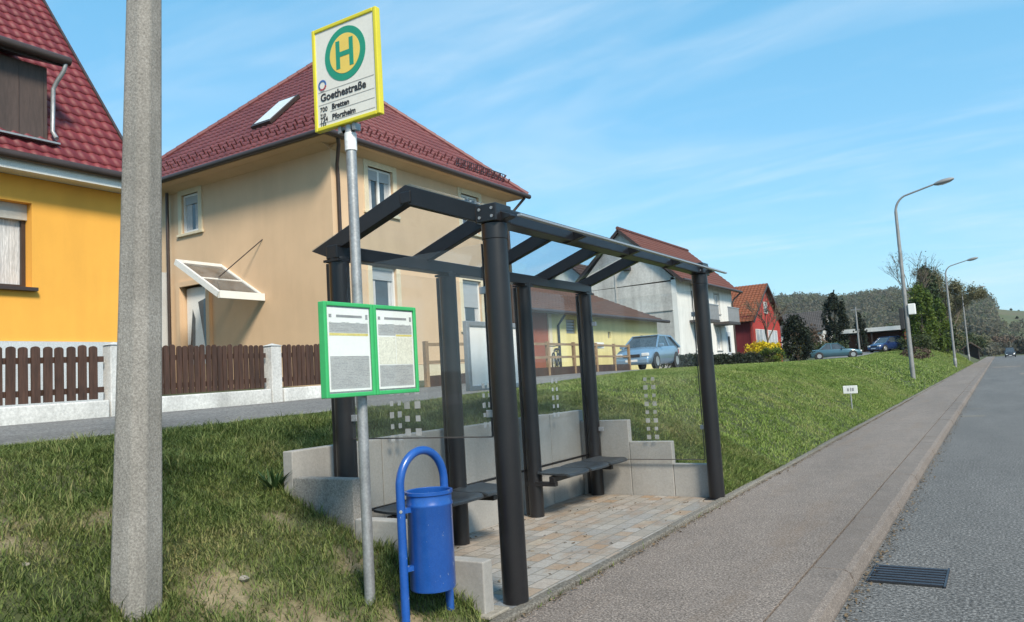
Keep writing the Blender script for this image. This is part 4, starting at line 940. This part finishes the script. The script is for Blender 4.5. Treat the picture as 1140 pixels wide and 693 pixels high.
# ---- brown roofed house glimpsed behind
def simple_house(name, x0, x1, y0, y1, z0, ze, zr, wall_m, roof_m, label, ridge='x', wins=()):
    h = thing(name, ((x0+x1)/2, (y0+y1)/2, z0), label, 'house')
    obj('wall', MB().box((x0, y0, z0-1), (x1, y1, ze)), wall_m, h)
    if ridge == 'x':
        ym = (y0+y1)/2; obj('gable_wall', MB().prism([(x0+.01, y0, ze), (x0+.01, y1, ze), (x0+.01, ym, zr)], (x1-x0-.02, 0, 0)), wall_m, h)
        tiled('roof', (x0-.4, y0-.4, ze-.25), (x1+.4, y0-.4, ze-.25), (x1+.4, ym, zr+.12), (x0-.4, ym, zr+.12), roof_m, h, .3, .4, .025, .04)
        tiled('roof', (x1+.4, y1+.4, ze-.25), (x0-.4, y1+.4, ze-.25), (x0-.4, ym, zr+.12), (x1+.4, ym, zr+.12), roof_m, h, .3, .7, .025, .04)
    else:
        xm = (x0+x1)/2; obj('gable_wall', MB().prism([(x0, y0+.01, ze), (x1, y0+.01, ze), (xm, y0+.01, zr)], (0, y1-y0-.02, 0)), wall_m, h)
        tiled('roof', (x1+.4, y0-.4, ze-.25), (x1+.4, y1+.4, ze-.25), (xm, y1+.4, zr+.12), (xm, y0-.4, zr+.12), roof_m, h, .3, .4, .025, .04)
        tiled('roof', (x0-.4, y1+.4, ze-.25), (x0-.4, y0-.4, ze-.25), (xm, y0-.4, zr+.12), (xm, y1+.4, zr+.12), roof_m, h, .3, .7, .025, .04)
    return h
simple_house('brown_roofed_house', -29.6, -24.9, 52, 60, 1.8, 8.0, 10.2, 'stucco_white', 'tile_brown', 'brown roofed house half hidden behind the grey gable of the white house', 'y')
# ---- red house
RH = thing('red_house', (-21, 69, 1.7), 'red boarded house with a rust coloured roof and two tall grey windows', 'house')
obj('wall', MB().box((-28, 63.9, .8), (-17.02, 73.8, 5.6)), 'red_boards_shade', RH)
obj('gable_wall', MB().prism([(-17.01, 63.9, 3.2), (-17.01, 73.8, 3.2), (-17.01, 73.8, 5.9), (-17.01, 68.85, 8.5), (-17.01, 63.9, 5.5)], (.1, 0, 0)), 'red_boards', RH, label='bright red gable wall')
obj('wall', MB().box((-17.0, 63.9, .8), (-16.93, 73.8, 3.19)), 'red_boards', RH)
for a, b in ((65.0, 68.2), (69.0, 72.2)): window(RH, 'x', a, b, 1.9, 4.55, -16.85, 1, 'white_plastic', None, 2, None, None, .05, blind=.93)
window(RH, 'x', 68.3, 69.4, 6.0, 7.0, -16.85, 1, 'white_plastic', None, 0, None, None, .05, blind=.5)
tiled('roof', (-28, 63.3, 5.15), (-16.5, 63.3, 5.15), (-16.5, 68.85, 8.62), (-28, 68.85, 8.62), 'tile_rust', RH, .3, .4, .025, .04)
tiled('roof', (-16.5, 74.4, 5.15), (-28, 74.4, 5.15), (-28, 68.85, 8.62), (-16.5, 68.85, 8.62), 'tile_rust', RH, .3, .7, .025, .04)
obj('verge_board', MB().bar((-16.52, 63.3, 5.05), (-16.52, 68.85, 8.52), .06, .22).bar((-16.52, 74.4, 5.05), (-16.52, 68.85, 8.52), .06, .22), 'dark_brown', RH)
simple_house('grey_roofed_house', -27.5, -21.2, 118, 126, 3, 6.2, 8.9, 'stucco_grey', 'tile_grey', 'distant house with a dark grey roof behind the dark round bush', 'x')

# ---- carport
CP = thing('carport', (-12, 99, 2.3), 'flat roofed carport with a white edge board and a brick back wall', 'carport')
obj('roof', MB().box((-15.6, 95.5, 4.55), (-8.4, 103, 4.72)), 'tile_grey', CP); obj('fascia', MB().box((-15.7, 95.4, 4.52), (-8.3, 95.48, 4.98)), 'white_paint', CP)
obj('back_wall', MB().box((-15.5, 102.6, 1.5), (-8.5, 102.9, 4.54)), 'wall_russet', CP)
obj('side_wall', MB().box((-8.7, 96, 1.5), (-8.5, 102.59, 4.54)), 'wall_russet', CP)
for x in (-15.4, -12): obj('post', MB().box((x-.1, 95.7, 1.5), (x+.1, 95.9, 4.54)), 'dark_brown', CP)
# ---- wooden hut far down the road
HT = thing('wooden_hut', (-3.9, 150, .1), 'small dark open wooden hut far down the pavement', 'hut')
obj('wall', MB().box((-5.0, 149, -.2), (-4.9, 151.5, 2.1)).box((-2.9, 149, -.2), (-2.8, 151.5, 2.1)).box((-4.9, 151.4, -.2), (-2.9, 151.5, 2.1)).prism([(-5.0, 151.3, 2.1), (-2.8, 151.3, 2.1), (-3.9, 151.3, 3.0)], (0, .1, 0)), 'dark_brown', HT)
obj('roof', MB().prism([(-5.3, 148.6, 1.95), (-3.9, 148.6, 3.1), (-2.5, 148.6, 1.95), (-2.5, 148.6, 2.1), (-3.9, 148.6, 3.25), (-5.3, 148.6, 2.1)], (0, 3.2, 0)), 'tile_brown', HT)

# ------------------------------------------------------------------ street lamps
def street_lamp(x, y, H_, label, box=False):
    z = gz(x, y); t = thing('street_lamp', (x, y, z), label, 'street lamp', 'curved arm street lamps along the pavement')
    path = [(x, y, z-.3), (x, y, z+H_*.45), (x, y, z+H_*.87)]+[(x+.62*(1-math.cos(a)), y, z+H_*.87+.75*math.sin(a)) for a in np.linspace(.2, 1.25, 6)]+[(x+1.8, y, z+H_*.87+1.06)]
    n = len(path); obj('pole', MB().tube(path, [.105, .09, .068]+[.055-.003*k for k in range(n-3)], 14), 'lamp_steel', t, True)
    hd = MB(); a = (x+1.68, y, z+H_*.87+1.02); d_ = Vector((.97, 0, .16)).normalized()
    pts = [Vector(a)+d_*s for s in (0, .12, .35, .65, .82)]; hd.tube(pts, [.05, .09, .12, .10, .04], 12); hd.v = [(p, y+(q-y)*1.25, r_) for p, q, r_ in hd.v]
    h = obj('lamp_head', hd, 'lamp_steel', t, True)
    obj('lens', MB().tube([p+Vector((0, 0, -.055)) for p in pts[1:4]], [.05, .085, .06], 10), 'lamp_clear', h, True)
    if box:
        obj('switch_box', MB().box((x+.09, y-.15, z+2.95), (x+.40, y+.1, z+3.45)), 'white_plastic', t, bevel=.03)
        obj('switch_box', MB().box((x-.30, y-.12, z+2.3), (x-.1, y+.12, z+3.3)), 'car_trim', t, bevel=.03)
    else: obj('collar', MB().lathe([(.13, 0), (.13, .5), (.1, .55)], (x, y, z+.2), 12), 'lamp_steel', t, True)
    return t
street_lamp(-3.45, 40.0, 8.95, 'nearest street lamp, with a white box fixed halfway up its pole', True)
street_lamp(-3.2, 75.0, 9.0, 'street lamp standing in front of the bare yellowish trees')
street_lamp(-3.2, 111.0, 9.0, 'farthest street lamp, close to the dark wooden hut')
x, y = -12.6, 90.; z = gz(x, y)
ut = thing('utility_pole', (x, y, z), 'thin grey wooden utility pole left of the carport', 'utility pole')
obj('pole', MB().tube([(x, y, z-.3), (x, y, z+4.9)], [.11, .08], 10), 'lamp_steel', ut, True); obj('crossarm', MB().box((x-.5, y-.05, z+4.6), (x+.5, y+.05, z+4.7)), 'lamp_steel', ut)

# ------------------------------------------------------------------ cars
def car(loc, ang, L_, W_, H_, paint, label, style, name='parked_car'):
    t = thing(name, (0, 0, 0), label, 'car', 'cars in view')
    hw = W_/2
    if style == 'hatch':
        belt = [(-.5, .46), (-.485, .60), (-.44, .72), (-.34, .82), (-.24, .90), (0, .94), (.25, .97), (.42, .98), (.475, .92), (.5, .70)]
        gh = (-.26, -.05, .29, .475)
    elif style == 'sedan':
        belt = [(-.5, .52), (-.48, .68), (-.30, .80), (-.2, .84), (0, .86), (.28, .88), (.47, .86), (.5, .66)]
        gh = (-.20, -.06, .16, .30)
    else:
        belt = [(-.5, .6), (-.47, .85), (-.30, 1.0), (-.2, 1.05), (0, 1.08), (.3, 1.1), (.48, 1.1), (.5, .8)]
        gh = (-.24, -.10, .42, .49)
    mb = MB(); n = 0; secs = []
    for s, z in belt:
        w = hw*(1-.16*max(0, abs(s)-.36)/.14)
        half = [(w*.86, .20), (w*.98, .32), (w, .5*(z+.2)), (w*.985, z-.10), (w*.93, z-.015), (w*.55, z+.025), (0, z+.035)]
        sec = half+[(-a, b) for a, b in reversed(half[:-1])]
        secs.append([(a, s*L_, b) for a, b in sec])
    m_ = len(secs[0]); vs = [v for s in secs for v in s]
    fs = [(i*m_+j, i*m_+(j+1) % m_, (i+1)*m_+(j+1) % m_, (i+1)*m_+j) for i in range(len(secs)-1) for j in range(m_)]
    fs += [tuple(range(m_)), tuple((len(secs)-1)*m_+j for j in range(m_-1, -1, -1))]
    body = obj('body', mb.add(vs, fs), paint, t, True)
    zb = lambda s: float(np.interp(s, [b[0] for b in belt], [b[1] for b in belt]))
    a, b, c, d_ = gh; bw, tw = hw*.90, hw*.70; zt = H_-.03
    Pb = [(s*L_, zb(s)-.02) for s in (a, d_)]
    low = {s: [(sg*bw, s*L_, zb(s)-.015) for sg in (-1, 1)] for s in (a, d_)}
    top = {s: [(sg*tw, s*L_, zt) for sg in (-1, 1)] for s in (b, c)}
    g_ = MB().add(low[a]+top[b]+top[c]+low[d_], [(0, 1, 3, 2), (2, 3, 5, 4), (4, 5, 7, 6), (0, 2, 4, 6), (1, 7, 5, 3)])
    obj('window', g_, 'window_glass', t)
    r_ = MB(); roof = [(-tw*1.03, b*L_-.05, zt+.004), (tw*1.03, b*L_-.05, zt+.004), (tw*1.03, c*L_+.05, zt+.004), (-tw*1.03, c*L_+.05, zt+.004)]
    r_.prism(roof, (0, 0, .045)); obj('roof', r_, paint, body, bevel=.06, seg=4)
    pl = MB()
    for sg in (0, 1):
        pl.bar(low[a][sg], top[b][sg], .06, .06).bar(low[d_][sg], top[c][sg], .09 if style != 'hatch' else .16, .07)
        mid = (b+c)/2+.02; pl.bar((low[a][sg][0]*1.0, mid*L_, zb(mid)), (top[b][sg][0]*1.01, mid*L_, zt), .07, .04)
        pl.bar(top[b][sg], top[c][sg], .05, .05)
    obj('pillar', pl, paint, body)
    for sy_ in (-.33, .31):
        for sg in (-1, 1):
            wx = sg*(hw-.08); r = .31
            wl = obj('wheel', MB().lathe([(r*.8, -.10), (r, -.085), (r, .085), (r*.8, .10)], (wx, sy_*L_, r), 20, 'x'), 'tyre', t, True)
            obj('rim', MB().lathe([(r*.62, -.003), (r*.58, .006), (r*.2, -.002)], (wx+sg*.106, sy_*L_, r), 14, 'x'), 'rim', wl)
            obj('wheel_arch', MB().lathe([(r*1.16, -.01), (r*1.16, .006)], (sg*(hw+.002), sy_*L_, r+.02), 20, 'x'), 'car_trim', wl)
    fy_, ry_ = -.5*L_, .5*L_
    for sg in (-1, 1):
        obj('headlight', MB().box((sg*hw*.50, fy_-.01, .52), (sg*hw*.86, fy_+.14, .66)), 'lamp_clear', t, bevel=.03)
        obj('tail_light', MB().box((sg*hw*.62, ry_-.10, .62), (sg*hw*.86, ry_+.012, .82)), 'lamp_red', t, bevel=.02)
        obj('mirror', MB().box((sg*hw*.93, a*L_+.22, zb(a)+.02), (sg*(hw+.14), a*L_+.34, zb(a)+.16)), paint, t, bevel=.03)
    obj('bumper', MB().box((-hw*.84, fy_-.05, .22), (hw*.84, fy_+.12, .44)), paint if style == 'hatch' else 'car_trim', t, bevel=.06, seg=3)
    obj('bumper', MB().box((-hw*.84, ry_-.1, .26), (hw*.84, ry_+.05, .46)), 'car_trim', t, bevel=.04)
    obj('grille', MB().box((-hw*.42, fy_-.012, .50), (hw*.42, fy_+.05, .62)), 'car_trim', t)
    obj('number_plate', MB().box((-.26, fy_-.062, .32), (.26, fy_-.052, .41)), 'white_plastic', t)
    t.location = loc; t.rotation_euler = (0, 0, ang); return t
car((-12.75, 31.3, gz(-12.75, 31.3)+.03), R(2), 3.95, 1.68, 1.42, 'car_paint_light', 'light blue hatchback parked by the wooden rail fence', 'hatch')
car((-12.6, 75, gz(-12.6, 75)+.0), R(90+14), 4.4, 1.70, 1.40, 'car_paint_teal', 'teal saloon parked side on below the dark column shaped tree', 'sedan')
car((-9.7, 88, gz(-9.7, 88)+.02), R(-32), 4.0, 1.7, 1.5, 'car_paint_navy', 'dark blue car parked in front of the carport', 'hatch')
car((1.9, 190, .01), 0, 4.4, 1.85, 2.0, 'car_paint_dark', 'dark distant car driving on the road towards the camera', 'van', 'approaching_car')

# ------------------------------------------------------------------ trees and shrubs
def leaf_quads(P, size, rs=None):
    n = len(P); a = rng.normal(0, 1, (n, 3)); a /= np.linalg.norm(a, axis=1)[:, None]
    b = np.cross(a, rng.normal(0, 1, (n, 3))); b /= np.linalg.norm(b, axis=1)[:, None]
    s = size*rng.uniform(.5, 1.3, n)[:, None]; a = a*s; b = b*s*.6
    return np.stack([P-a, P+b, P+a, P-b], 1).reshape(-1, 3)
def crown_points(c, rx, ry, rz, n, shape='ellipsoid', clumps=28, cs=.34):
    cl = []
    while len(cl) < clumps:
        v = rng.uniform(-1, 1, 3)
        if np.linalg.norm(v) > 1: continue
        if shape == 'cone':
            h = rng.uniform(-1, 1)*1.; rad = (1-h)/2*.95+.05; a = rng.uniform(0, 6.28); q = rng.uniform(.5, 1)**.5
            v = np.array([rad*q*math.cos(a), rad*q*math.sin(a), h])
        elif shape == 'column':
            h = rng.uniform(-1, 1); rad = (1-abs(h)**3.5)*.9+.06; a = rng.uniform(0, 6.28); q = rng.uniform(.3, 1)**.5
            v = np.array([rad*q*math.cos(a), rad*q*math.sin(a), h])
        else:
            v = v/np.linalg.norm(v)*rng.uniform(.45, 1.)**.7
        cl.append(v)
    cl = np.array(cl); k = rng.integers(0, len(cl), n); P = cl[k]+rng.normal(0, cs*.5, (n, 3))*rng.uniform(.5, 1.15, len(cl))[k][:, None]
    tint = np.clip(rng.uniform(.15, .85, len(cl))[k]+rng.normal(0, .15, n), 0, 1)
    return P*np.array([rx, ry, rz])+np.array(c), tint
def plant(name, x, y, rx, rz, n, ls, m, label, cat, shape='ellipsoid', clear=.0, trunk=.12, clumps=28, cs=.34, group=None, zoff=0., ry=None):
    z = gz(x, y)+zoff; t = thing(name, (x, y, z), label, cat, group)
    P, ti = crown_points((x, y, z+clear+rz), rx, ry or rx, rz, n, shape, clumps, cs)
    P[:, 2] = np.maximum(P[:, 2], ground_z(P[:, 0], P[:, 1])+.02)
    V = leaf_quads(P, ls); np_mesh('crown' if 'tree' in name or 'conifer' in name else 'foliage', V, np.arange(len(V)).reshape(-1, 4), m, t, np.repeat(ti, 4))
    tr = MB(); tr.tube([(x, y, z-.2), (x+.03*rx, y, z+clear+rz*.6), (x, y+.04, z+clear+rz*1.5)], [trunk, trunk*.75, trunk*.25], 8)
    for k in range(7):
        a = rnd.uniform(0, 6.28); h = z+clear+rz*rnd.uniform(.3, 1.3); tr.tube([(x, y, h), (x+rx*.6*math.cos(a), y+rx*.6*math.sin(a), h+rz*.35)], [trunk*.4, trunk*.12], 5)
    obj('trunk' if trunk >= .08 else 'stem', tr, 'bark', t, True)
    return t
def bare_tree(name, x, y, H_, label, spread=.5, r0=.14, m='bark', leaves=None, depth=5, group=None):
    z = gz(x, y); t = thing(name, (x, y, z), label, 'tree', group); tr = MB(); lf = []; br = MB()
    def grow(p, d, l, r, k, mbt):
        q = p+d*l*.5+Vector((rnd.uniform(-.06, .06), rnd.uniform(-.06, .06), 0))*l; e = p+d*l
        mbt.tube([p, q, e], [r, r*.85, r*.68], 6 if k > 2 else 4, caps=False)
        if k <= 2: lf.extend([e, q])
        if k == 0: return
        for _ in range(3 if k > 1 else 4):
            nd = (d+Vector((rnd.gauss(0, spread), rnd.gauss(0, spread), rnd.gauss(.12, spread*.5)))).normalized()
            grow(e if rnd.random() < .7 else q, nd, l*rnd.uniform(.6, .82), r*.6, k-1, br)
    grow(Vector((x, y, z-.1)), Vector((rnd.uniform(-.05, .05), 0, 1)).normalized(), H_*.30, r0, depth, tr)
    obj('trunk', tr, m, t, True); obj('branches', br, m, t)
    if leaves:
        mm, n, s = leaves; base = np.array([tuple(v) for v in lf]); P = base[rng.integers(0, len(base), n)]+rng.normal(0, .22, (n, 3))
        V = leaf_quads(P, s); np_mesh('crown', V, np.arange(len(V)).reshape(-1, 4), mm, t, np.repeat(rng.uniform(0, 1, n), 4))
    return t
plant('round_bush', -13.6, 64.5, 1.15, 1.9, 7500, .10, 'leaf_dark', 'large dark rounded evergreen bush beside the yellow flowering shrubs', 'bush', 'column', clumps=90, cs=.26, clear=-.35)
plant('columnar_tree', -15.8, 96, 1.4, 3.3, 8500, .13, 'leaf_dark', 'dark column shaped evergreen tree above the teal saloon', 'tree', 'column', clumps=110, cs=.2)
plant('columnar_tree', -12.9, 94, .6, 2.1, 1400, .13, 'leaf_dark', 'slim dark evergreen beside the thin utility pole', 'tree', 'column', clumps=30)
plant('rounded_bush', -18.2, 92, 1.9, 1.6, 2200, .15, 'leaf_brown', 'brownish bush between the dark round bush and the column shaped tree', 'bush')
plant('flowering_shrub', -15.4, 60.5, 1.15, .72, 2600, .085, 'leaf_yellow', 'bright yellow flowering shrub in front of the red house windows', 'shrub', trunk=.05, clumps=40, zoff=.25)
plant('flowering_shrub', -14.9, 62.5, .6, .7, 1100, .085, 'leaf_yellow', 'smaller yellow flowering shrub touching the dark round bush', 'shrub', trunk=.05, clumps=20, zoff=.25)
plant('flowering_shrub', -14.2, 68.5, .45, .9, 800, .085, 'leaf_yellow', 'narrow yellow shrub right of the dark round bush', 'shrub', trunk=.05, clumps=16, zoff=.2)
plant('low_shrub', -13.6, 56.5, .95, .55, 1900, .075, 'leaf_fresh', 'low yellow green shrub at the edge of the grass before the dark bush', 'shrub', trunk=.05)
plant('low_shrub', -14.6, 57.2, 1.5, .5, 2300, .075, 'leaf_olive', 'low olive twiggy shrub beneath the bright yellow shrub', 'shrub', trunk=.05)
bare_tree('bare_tree', -15.6, 63.5, 6.2, 'bare brown tree standing at the corner of the red house', .36, .11, 'bark', ('leaf_olive', 260, .06))
def hedge(name, x0, y0, x1, y1, w, h, n, ls, m, label):
    z = gz((x0+x1)/2, (y0+y1)/2); t = thing(name, ((x0+x1)/2, (y0+y1)/2, z), label, 'hedge')
    u = rng.uniform(0, 1, n); P = np.stack([x0+(x1-x0)*u+rng.uniform(-w, w, n)/2, y0+(y1-y0)*u+rng.uniform(-w, w, n)/2, np.zeros(n)], -1)
    P[:, 2] = ground_z(P[:, 0], P[:, 1])+rng.uniform(0, 1, n)**.6*h*(1+.12*np.sin(u*40)+.08*np.sin(u*97))
    V = leaf_quads(P, ls); np_mesh('foliage', V, np.arange(len(V)).reshape(-1, 4), m, t, np.repeat(rng.uniform(0, 1, n), 4))
    s = MB()
    for k in range(12):
        q = (k+.5)/12; a, b = x0+(x1-x0)*q, y0+(y1-y0)*q; s.tube([(a, b, gz(a, b)-.1), (a, b, gz(a, b)+h*.8)], .03, 5)
    obj('stem', s, 'bark', t); return t
hedge('hedge', -14.9, 39, -14.4, 57, .8, .72, 7000, .085, 'leaf_dark', 'low dark hedge along the foot of the white house')
hedge('hedge', -20.5, 84, -13.5, 86, 1.2, 1.3, 2500, .12, 'leaf_mid', 'green hedge beyond the teal saloon')
# the stand of trees on the bank
plant('conifer', -6.1, 97, 2.6, 4.35, 11000, .16, 'leaf_conifer', 'tall dark conifer at the left of the roadside trees', 'tree', 'cone', clumps=150, cs=.2, trunk=.2)
plant('willow_tree', -6.3, 88, 1.45, 2.9, 9000, .13, 'leaf_fresh', 'bright green leafy tree in front of the tall dark conifer', 'tree', 'column', clear=.2, clumps=70, cs=.30)
plant('willow_tree', -5.0, 91, 1.1, 2.4, 6000, .13, 'leaf_fresh', 'fresh green slender tree just right of the tall dark conifer', 'tree', 'column', clear=.2, clumps=50, cs=.32)
bare_tree('spring_tree', -6.7, 93, 11.2, 'bare twiggy tree rising highest behind the dark conifer', .32, .13, 'bark', ('leaf_olive', 500, .07))
bare_tree('spring_tree', -5.0, 102, 10.4, 'sparse pale twiggy tree behind the second street lamp', .36, .15, 'bark', ('leaf_olive', 15000, .085))
bare_tree('spring_tree', -4.6, 112, 9.6, 'twiggy yellowish tree at the right of the roadside trees', .40, .16, 'bark', ('leaf_olive', 15000, .09))
bare_tree('spring_tree', -4.9, 126, 8.6, 'brownish twiggy tree above the dark wooden hut', .42, .16, 'bark', ('leaf_olive', 12000, .10))
plant('brown_shrub', -5.0, 63, 1.0, .45, 1400, .07, 'leaf_brown', 'low brown dead looking shrub on the bank below the roadside trees', 'shrub', trunk=.04)
plant('brown_shrub', -6.6, 82, 1.6, .8, 1800, .10, 'leaf_mid', 'green bushy undergrowth at the foot of the tall dark conifer', 'shrub', trunk=.05)
plant('brown_shrub', -5.0, 100, 1.8, 1.3, 2200, .12, 'leaf_olive', 'olive undergrowth beneath the pale twiggy tree', 'shrub', trunk=.05)
plant('roadside_bush', -4.6, 170, 2.6, 2.2, 2000, .22, 'leaf_mid', 'green bush beyond the wooden hut at the end of the pavement', 'bush')
for i, (x, y, r, m, lab) in enumerate(((2, 262, 6, 'leaf_brown', 'brown bush straight ahead at the far end of the road'), (9, 258, 6, 'leaf_dark', 'dark bush at the far right end of the road'), (-6, 255, 6, 'leaf_olive', 'olive bush left of the far end of the road'))):
    plant('roadside_bush', x, y, r, 3.0, 2400, .35, m, lab, 'bush')

# ------------------------------------------------------------------ distant hills and wood
def elev(az):   # tangent of the skyline height, az = degrees left of the road
    return -.002+np.interp(az, [-30, -6, -1.3, -.3, .5, 1.05, 2.5, 5.6, 9.7, 13.6, 17, 22, 28, 40, 60], [.02, .036, .0395, .0445, .049, .056, .066, .0735, .0765, .0775, .066, .045, .028, .02, .02])
azs = np.linspace(-30, 60, 181); rsn = np.concatenate([np.linspace(190, 640, 40), np.linspace(680, 1000, 8)])
AZ, RR = np.meshgrid(azs, rsn); t = np.clip((RR-200)/420, 0, 1); sm = t*t*(3-2*t)
HZ = -1.2+(elev(AZ)*640-6*np.clip((AZ-.6)/.8, 0, 1)*1)*sm+1.6*sm+1.5*np.sin(AZ*.9)*np.sin(RR*.02)*sm
HZ = np.where(RR > 640, HZ-(RR-640)*.08, HZ)
V = np.stack([-np.sin(np.radians(AZ))*RR, np.cos(np.radians(AZ))*RR, HZ], -1)
i2 = np.arange(AZ.size).reshape(AZ.shape); F = np.stack([i2[:-1, :-1], i2[:-1, 1:], i2[1:, 1:], i2[1:, :-1]], -1).reshape(-1, 4)
kind(np_mesh('hills', V.reshape(-1, 3), F, 'hill', None, None, True), 'structure')
def hz(az, r):
    t = np.clip((r-200)/420, 0, 1); sm = t*t*(3-2*t)
    return -1.2+(elev(az)*640-6*np.clip((az-.6)/.8, 0, 1))*sm+1.6*sm+1.5*np.sin(az*.9)*np.sin(r*.02)*sm
def wood(n, az0, az1, r0, r1, h, leaf, per, label, m='forest'):
    az = rng.uniform(az0, az1, n); r = np.sqrt(rng.uniform(r0**2, r1**2, n)); hh = h*rng.uniform(.65, 1.2, n)
    c = np.stack([-np.sin(np.radians(az))*r, np.cos(np.radians(az))*r, hz(az, r)+hh*.5], -1)
    d = rng.normal(0, 1, (n, per, 3)); d /= np.linalg.norm(d, axis=2)[:, :, None]; d *= rng.uniform(.4, 1, (n, per, 1))
    P = (c[:, None, :]+d*hh[:, None, None]*np.array([.42, .42, .55])).reshape(-1, 3)
    ti = np.clip(np.repeat(rng.beta(1.6, 1.9, n), per)+rng.normal(0, .12, n*per), 0, 1)
    V = leaf_quads(P, leaf); o = np_mesh('distant_wood', V, np.arange(len(V)).reshape(-1, 4), m, None, np.repeat(ti, 4)); o['kind'] = 'stuff'; o['label'] = label
wood(2300, 1.2, 36, 330, 640, 7.2, .62, 130, 'far leafless wood covering the hillside')
wood(260, 2.5, 16, 215, 330, 6, .8, 50, 'greener bushes at the foot of the wooded hill', 'leaf_mid')
wood(150, -8, 1.3, 240, 400, 4, .45, 110, 'scrub and hedges on the lower green hillside', 'forest')
wood(120, .1, 1.5, 300, 560, 8, .7, 110, 'trees at the edge of the far wood', 'forest')
wood(45, -8, .8, 420, 640, 2.2, .5, 50, 'scattered bushes on the upper green hillside', 'leaf_mid')

hm = bpy.data.materials.new('haze_air'); hm.use_nodes = True; nt = hm.node_tree; nt.nodes.clear()
o_ = nt.nodes.new('ShaderNodeOutputMaterial'); v_ = N(nt, 'ShaderNodeVolumePrincipled', Density=.00013); v_.inputs['Color'].default_value = (.95, .97, 1., 1); v_.inputs['Anisotropy'].default_value = .2
nt.links.new(v_.outputs[0], o_.inputs['Volume'])
hb_ = obj('haze', MB().box((-980, -70, -62), (980, 1080, 75)), hm); hb_['kind'] = 'stuff'; hb_['label'] = 'thin pale air over the valley'

# ------------------------------------------------------------------ light, sky, camera
SUN_EL, SUN_AZ = R(42), R(124)           # azimuth clockwise from +Y: the sun stands over the road side
sd = Vector((math.cos(SUN_EL)*math.sin(SUN_AZ), math.cos(SUN_EL)*math.cos(SUN_AZ), math.sin(SUN_EL)))
sl = bpy.data.lights.new('sun', 'SUN'); sl.energy = 3.4; sl.angle = R(13); sl.color = (1., .90, .74)
so = bpy.data.objects.new('sun', sl); COL.objects.link(so); so.rotation_euler = sd.to_track_quat('Z', 'Y').to_euler()
w = bpy.data.worlds.new('World'); sc.world = w; w.use_nodes = True; nt = w.node_tree; bg = nt.nodes['Background']
sky = nt.nodes.new('ShaderNodeTexSky'); sky.sky_type = 'NISHITA'; sky.sun_disc = False; sky.sun_elevation = SUN_EL; sky.sun_rotation = SUN_AZ
sky.air_density = 1.1; sky.dust_density = .6; sky.ozone_density = 1.3
tc = nt.nodes.new('ShaderNodeTexCoord'); sp = nt.nodes.new('ShaderNodeSeparateXYZ'); nt.links.new(tc.outputs['Generated'], sp.inputs[0])
def mth(op, a, b=None):
    n = nt.nodes.new('ShaderNodeMath'); n.operation = op
    for i, v in enumerate((a, b)):
        if v is None: continue
        if hasattr(v, 'node'): nt.links.new(v, n.inputs[i])
        else: n.inputs[i].default_value = v
    return n.outputs[0]
den = mth('ADD', mth('MAXIMUM', sp.outputs[2], 0.), .12)
cb = nt.nodes.new('ShaderNodeCombineXYZ'); nt.links.new(mth('DIVIDE', sp.outputs[0], den), cb.inputs[0]); nt.links.new(mth('DIVIDE', sp.outputs[1], den), cb.inputs[1])
def cloud(scale, rot, stretch, lo, hi, det=6, loc=(0, 0, 0)):
    mp = nt.nodes.new('ShaderNodeMapping'); mp.inputs['Scale'].default_value = stretch; mp.inputs['Rotation'].default_value = (0, 0, R(rot)); mp.inputs['Location'].default_value = loc
    nt.links.new(cb.outputs[0], mp.inputs[0]); n = N(nt, 'ShaderNodeTexNoise', Scale=scale, Detail=det, Roughness=.62, Distortion=.6); nt.links.new(mp.outputs[0], n.inputs['Vector'])
    return ramp(nt, n.outputs['Fac'], [(lo, (0,)*3), (hi, (1,)*3)]).outputs[0]
c1 = cloud(1.6, 60, (1., 2.6, 1), .50, .80, 8, (3.1, .7, 0)); c2 = cloud(.55, 50, (1, 2.4, 1), .46, .74, 4, (1.7, 4.2, 0))
cl = mth('MULTIPLY', mth('ADD', mth('MULTIPLY', mth('MULTIPLY', c1, mth('ADD', c2, .25)), .42), mth('MULTIPLY', c2, .42)), .85)
tint = mix(nt, 1., sky.outputs[0], (.92, 1.03, 1.06), 'MULTIPLY')
hzn = mth('POWER', mth('SUBTRACT', 1., mth('MINIMUM', mth('MAXIMUM', sp.outputs[2], 0.), 1.)), 6.)
base = mix(nt, mth('MULTIPLY', hzn, .55), mix(nt, .55, tint, (.80, 3.25, 5.2)), (2.9, 4.55, 5.4))
final = mix(nt, cl, base, (4.6, 5.3, 5.9))
nt.links.new(final, bg.inputs['Color']); bg.inputs['Strength'].default_value = .12

cd = bpy.data.cameras.new('camera'); cam = bpy.data.objects.new('camera', cd); COL.objects.link(cam); sc.camera = cam
Fp = 860.; Yc = Vector(((1112-570)/Fp, -(390-346.5)/Fp, -1)).normalized()
ux, uy = -.06, 1.; uz = (ux*Yc[0]+uy*Yc[1])/-Yc[2]; Zc = Vector((ux, uy, uz)).normalized(); Xc = Yc.cross(Zc)
rot = Matrix((Xc, Yc, Zc))               # camera axes expressed in world coordinates
cam.matrix_world = Matrix.Translation((0, 0, 1.6)) @ rot.to_4x4()
cd.sensor_width = 36; cd.lens = 36*Fp/1140; cd.clip_start = .05; cd.clip_end = 4000
vs_ = sc.view_settings; vs_.view_transform = 'Standard'; vs_.look = 'None'; vs_.exposure = .68; vs_.gamma = 1; vs_.use_curve_mapping = False
sc.render.film_transparent = False
sc.cycles.max_bounces = 8; sc.cycles.transparent_max_bounces = 16
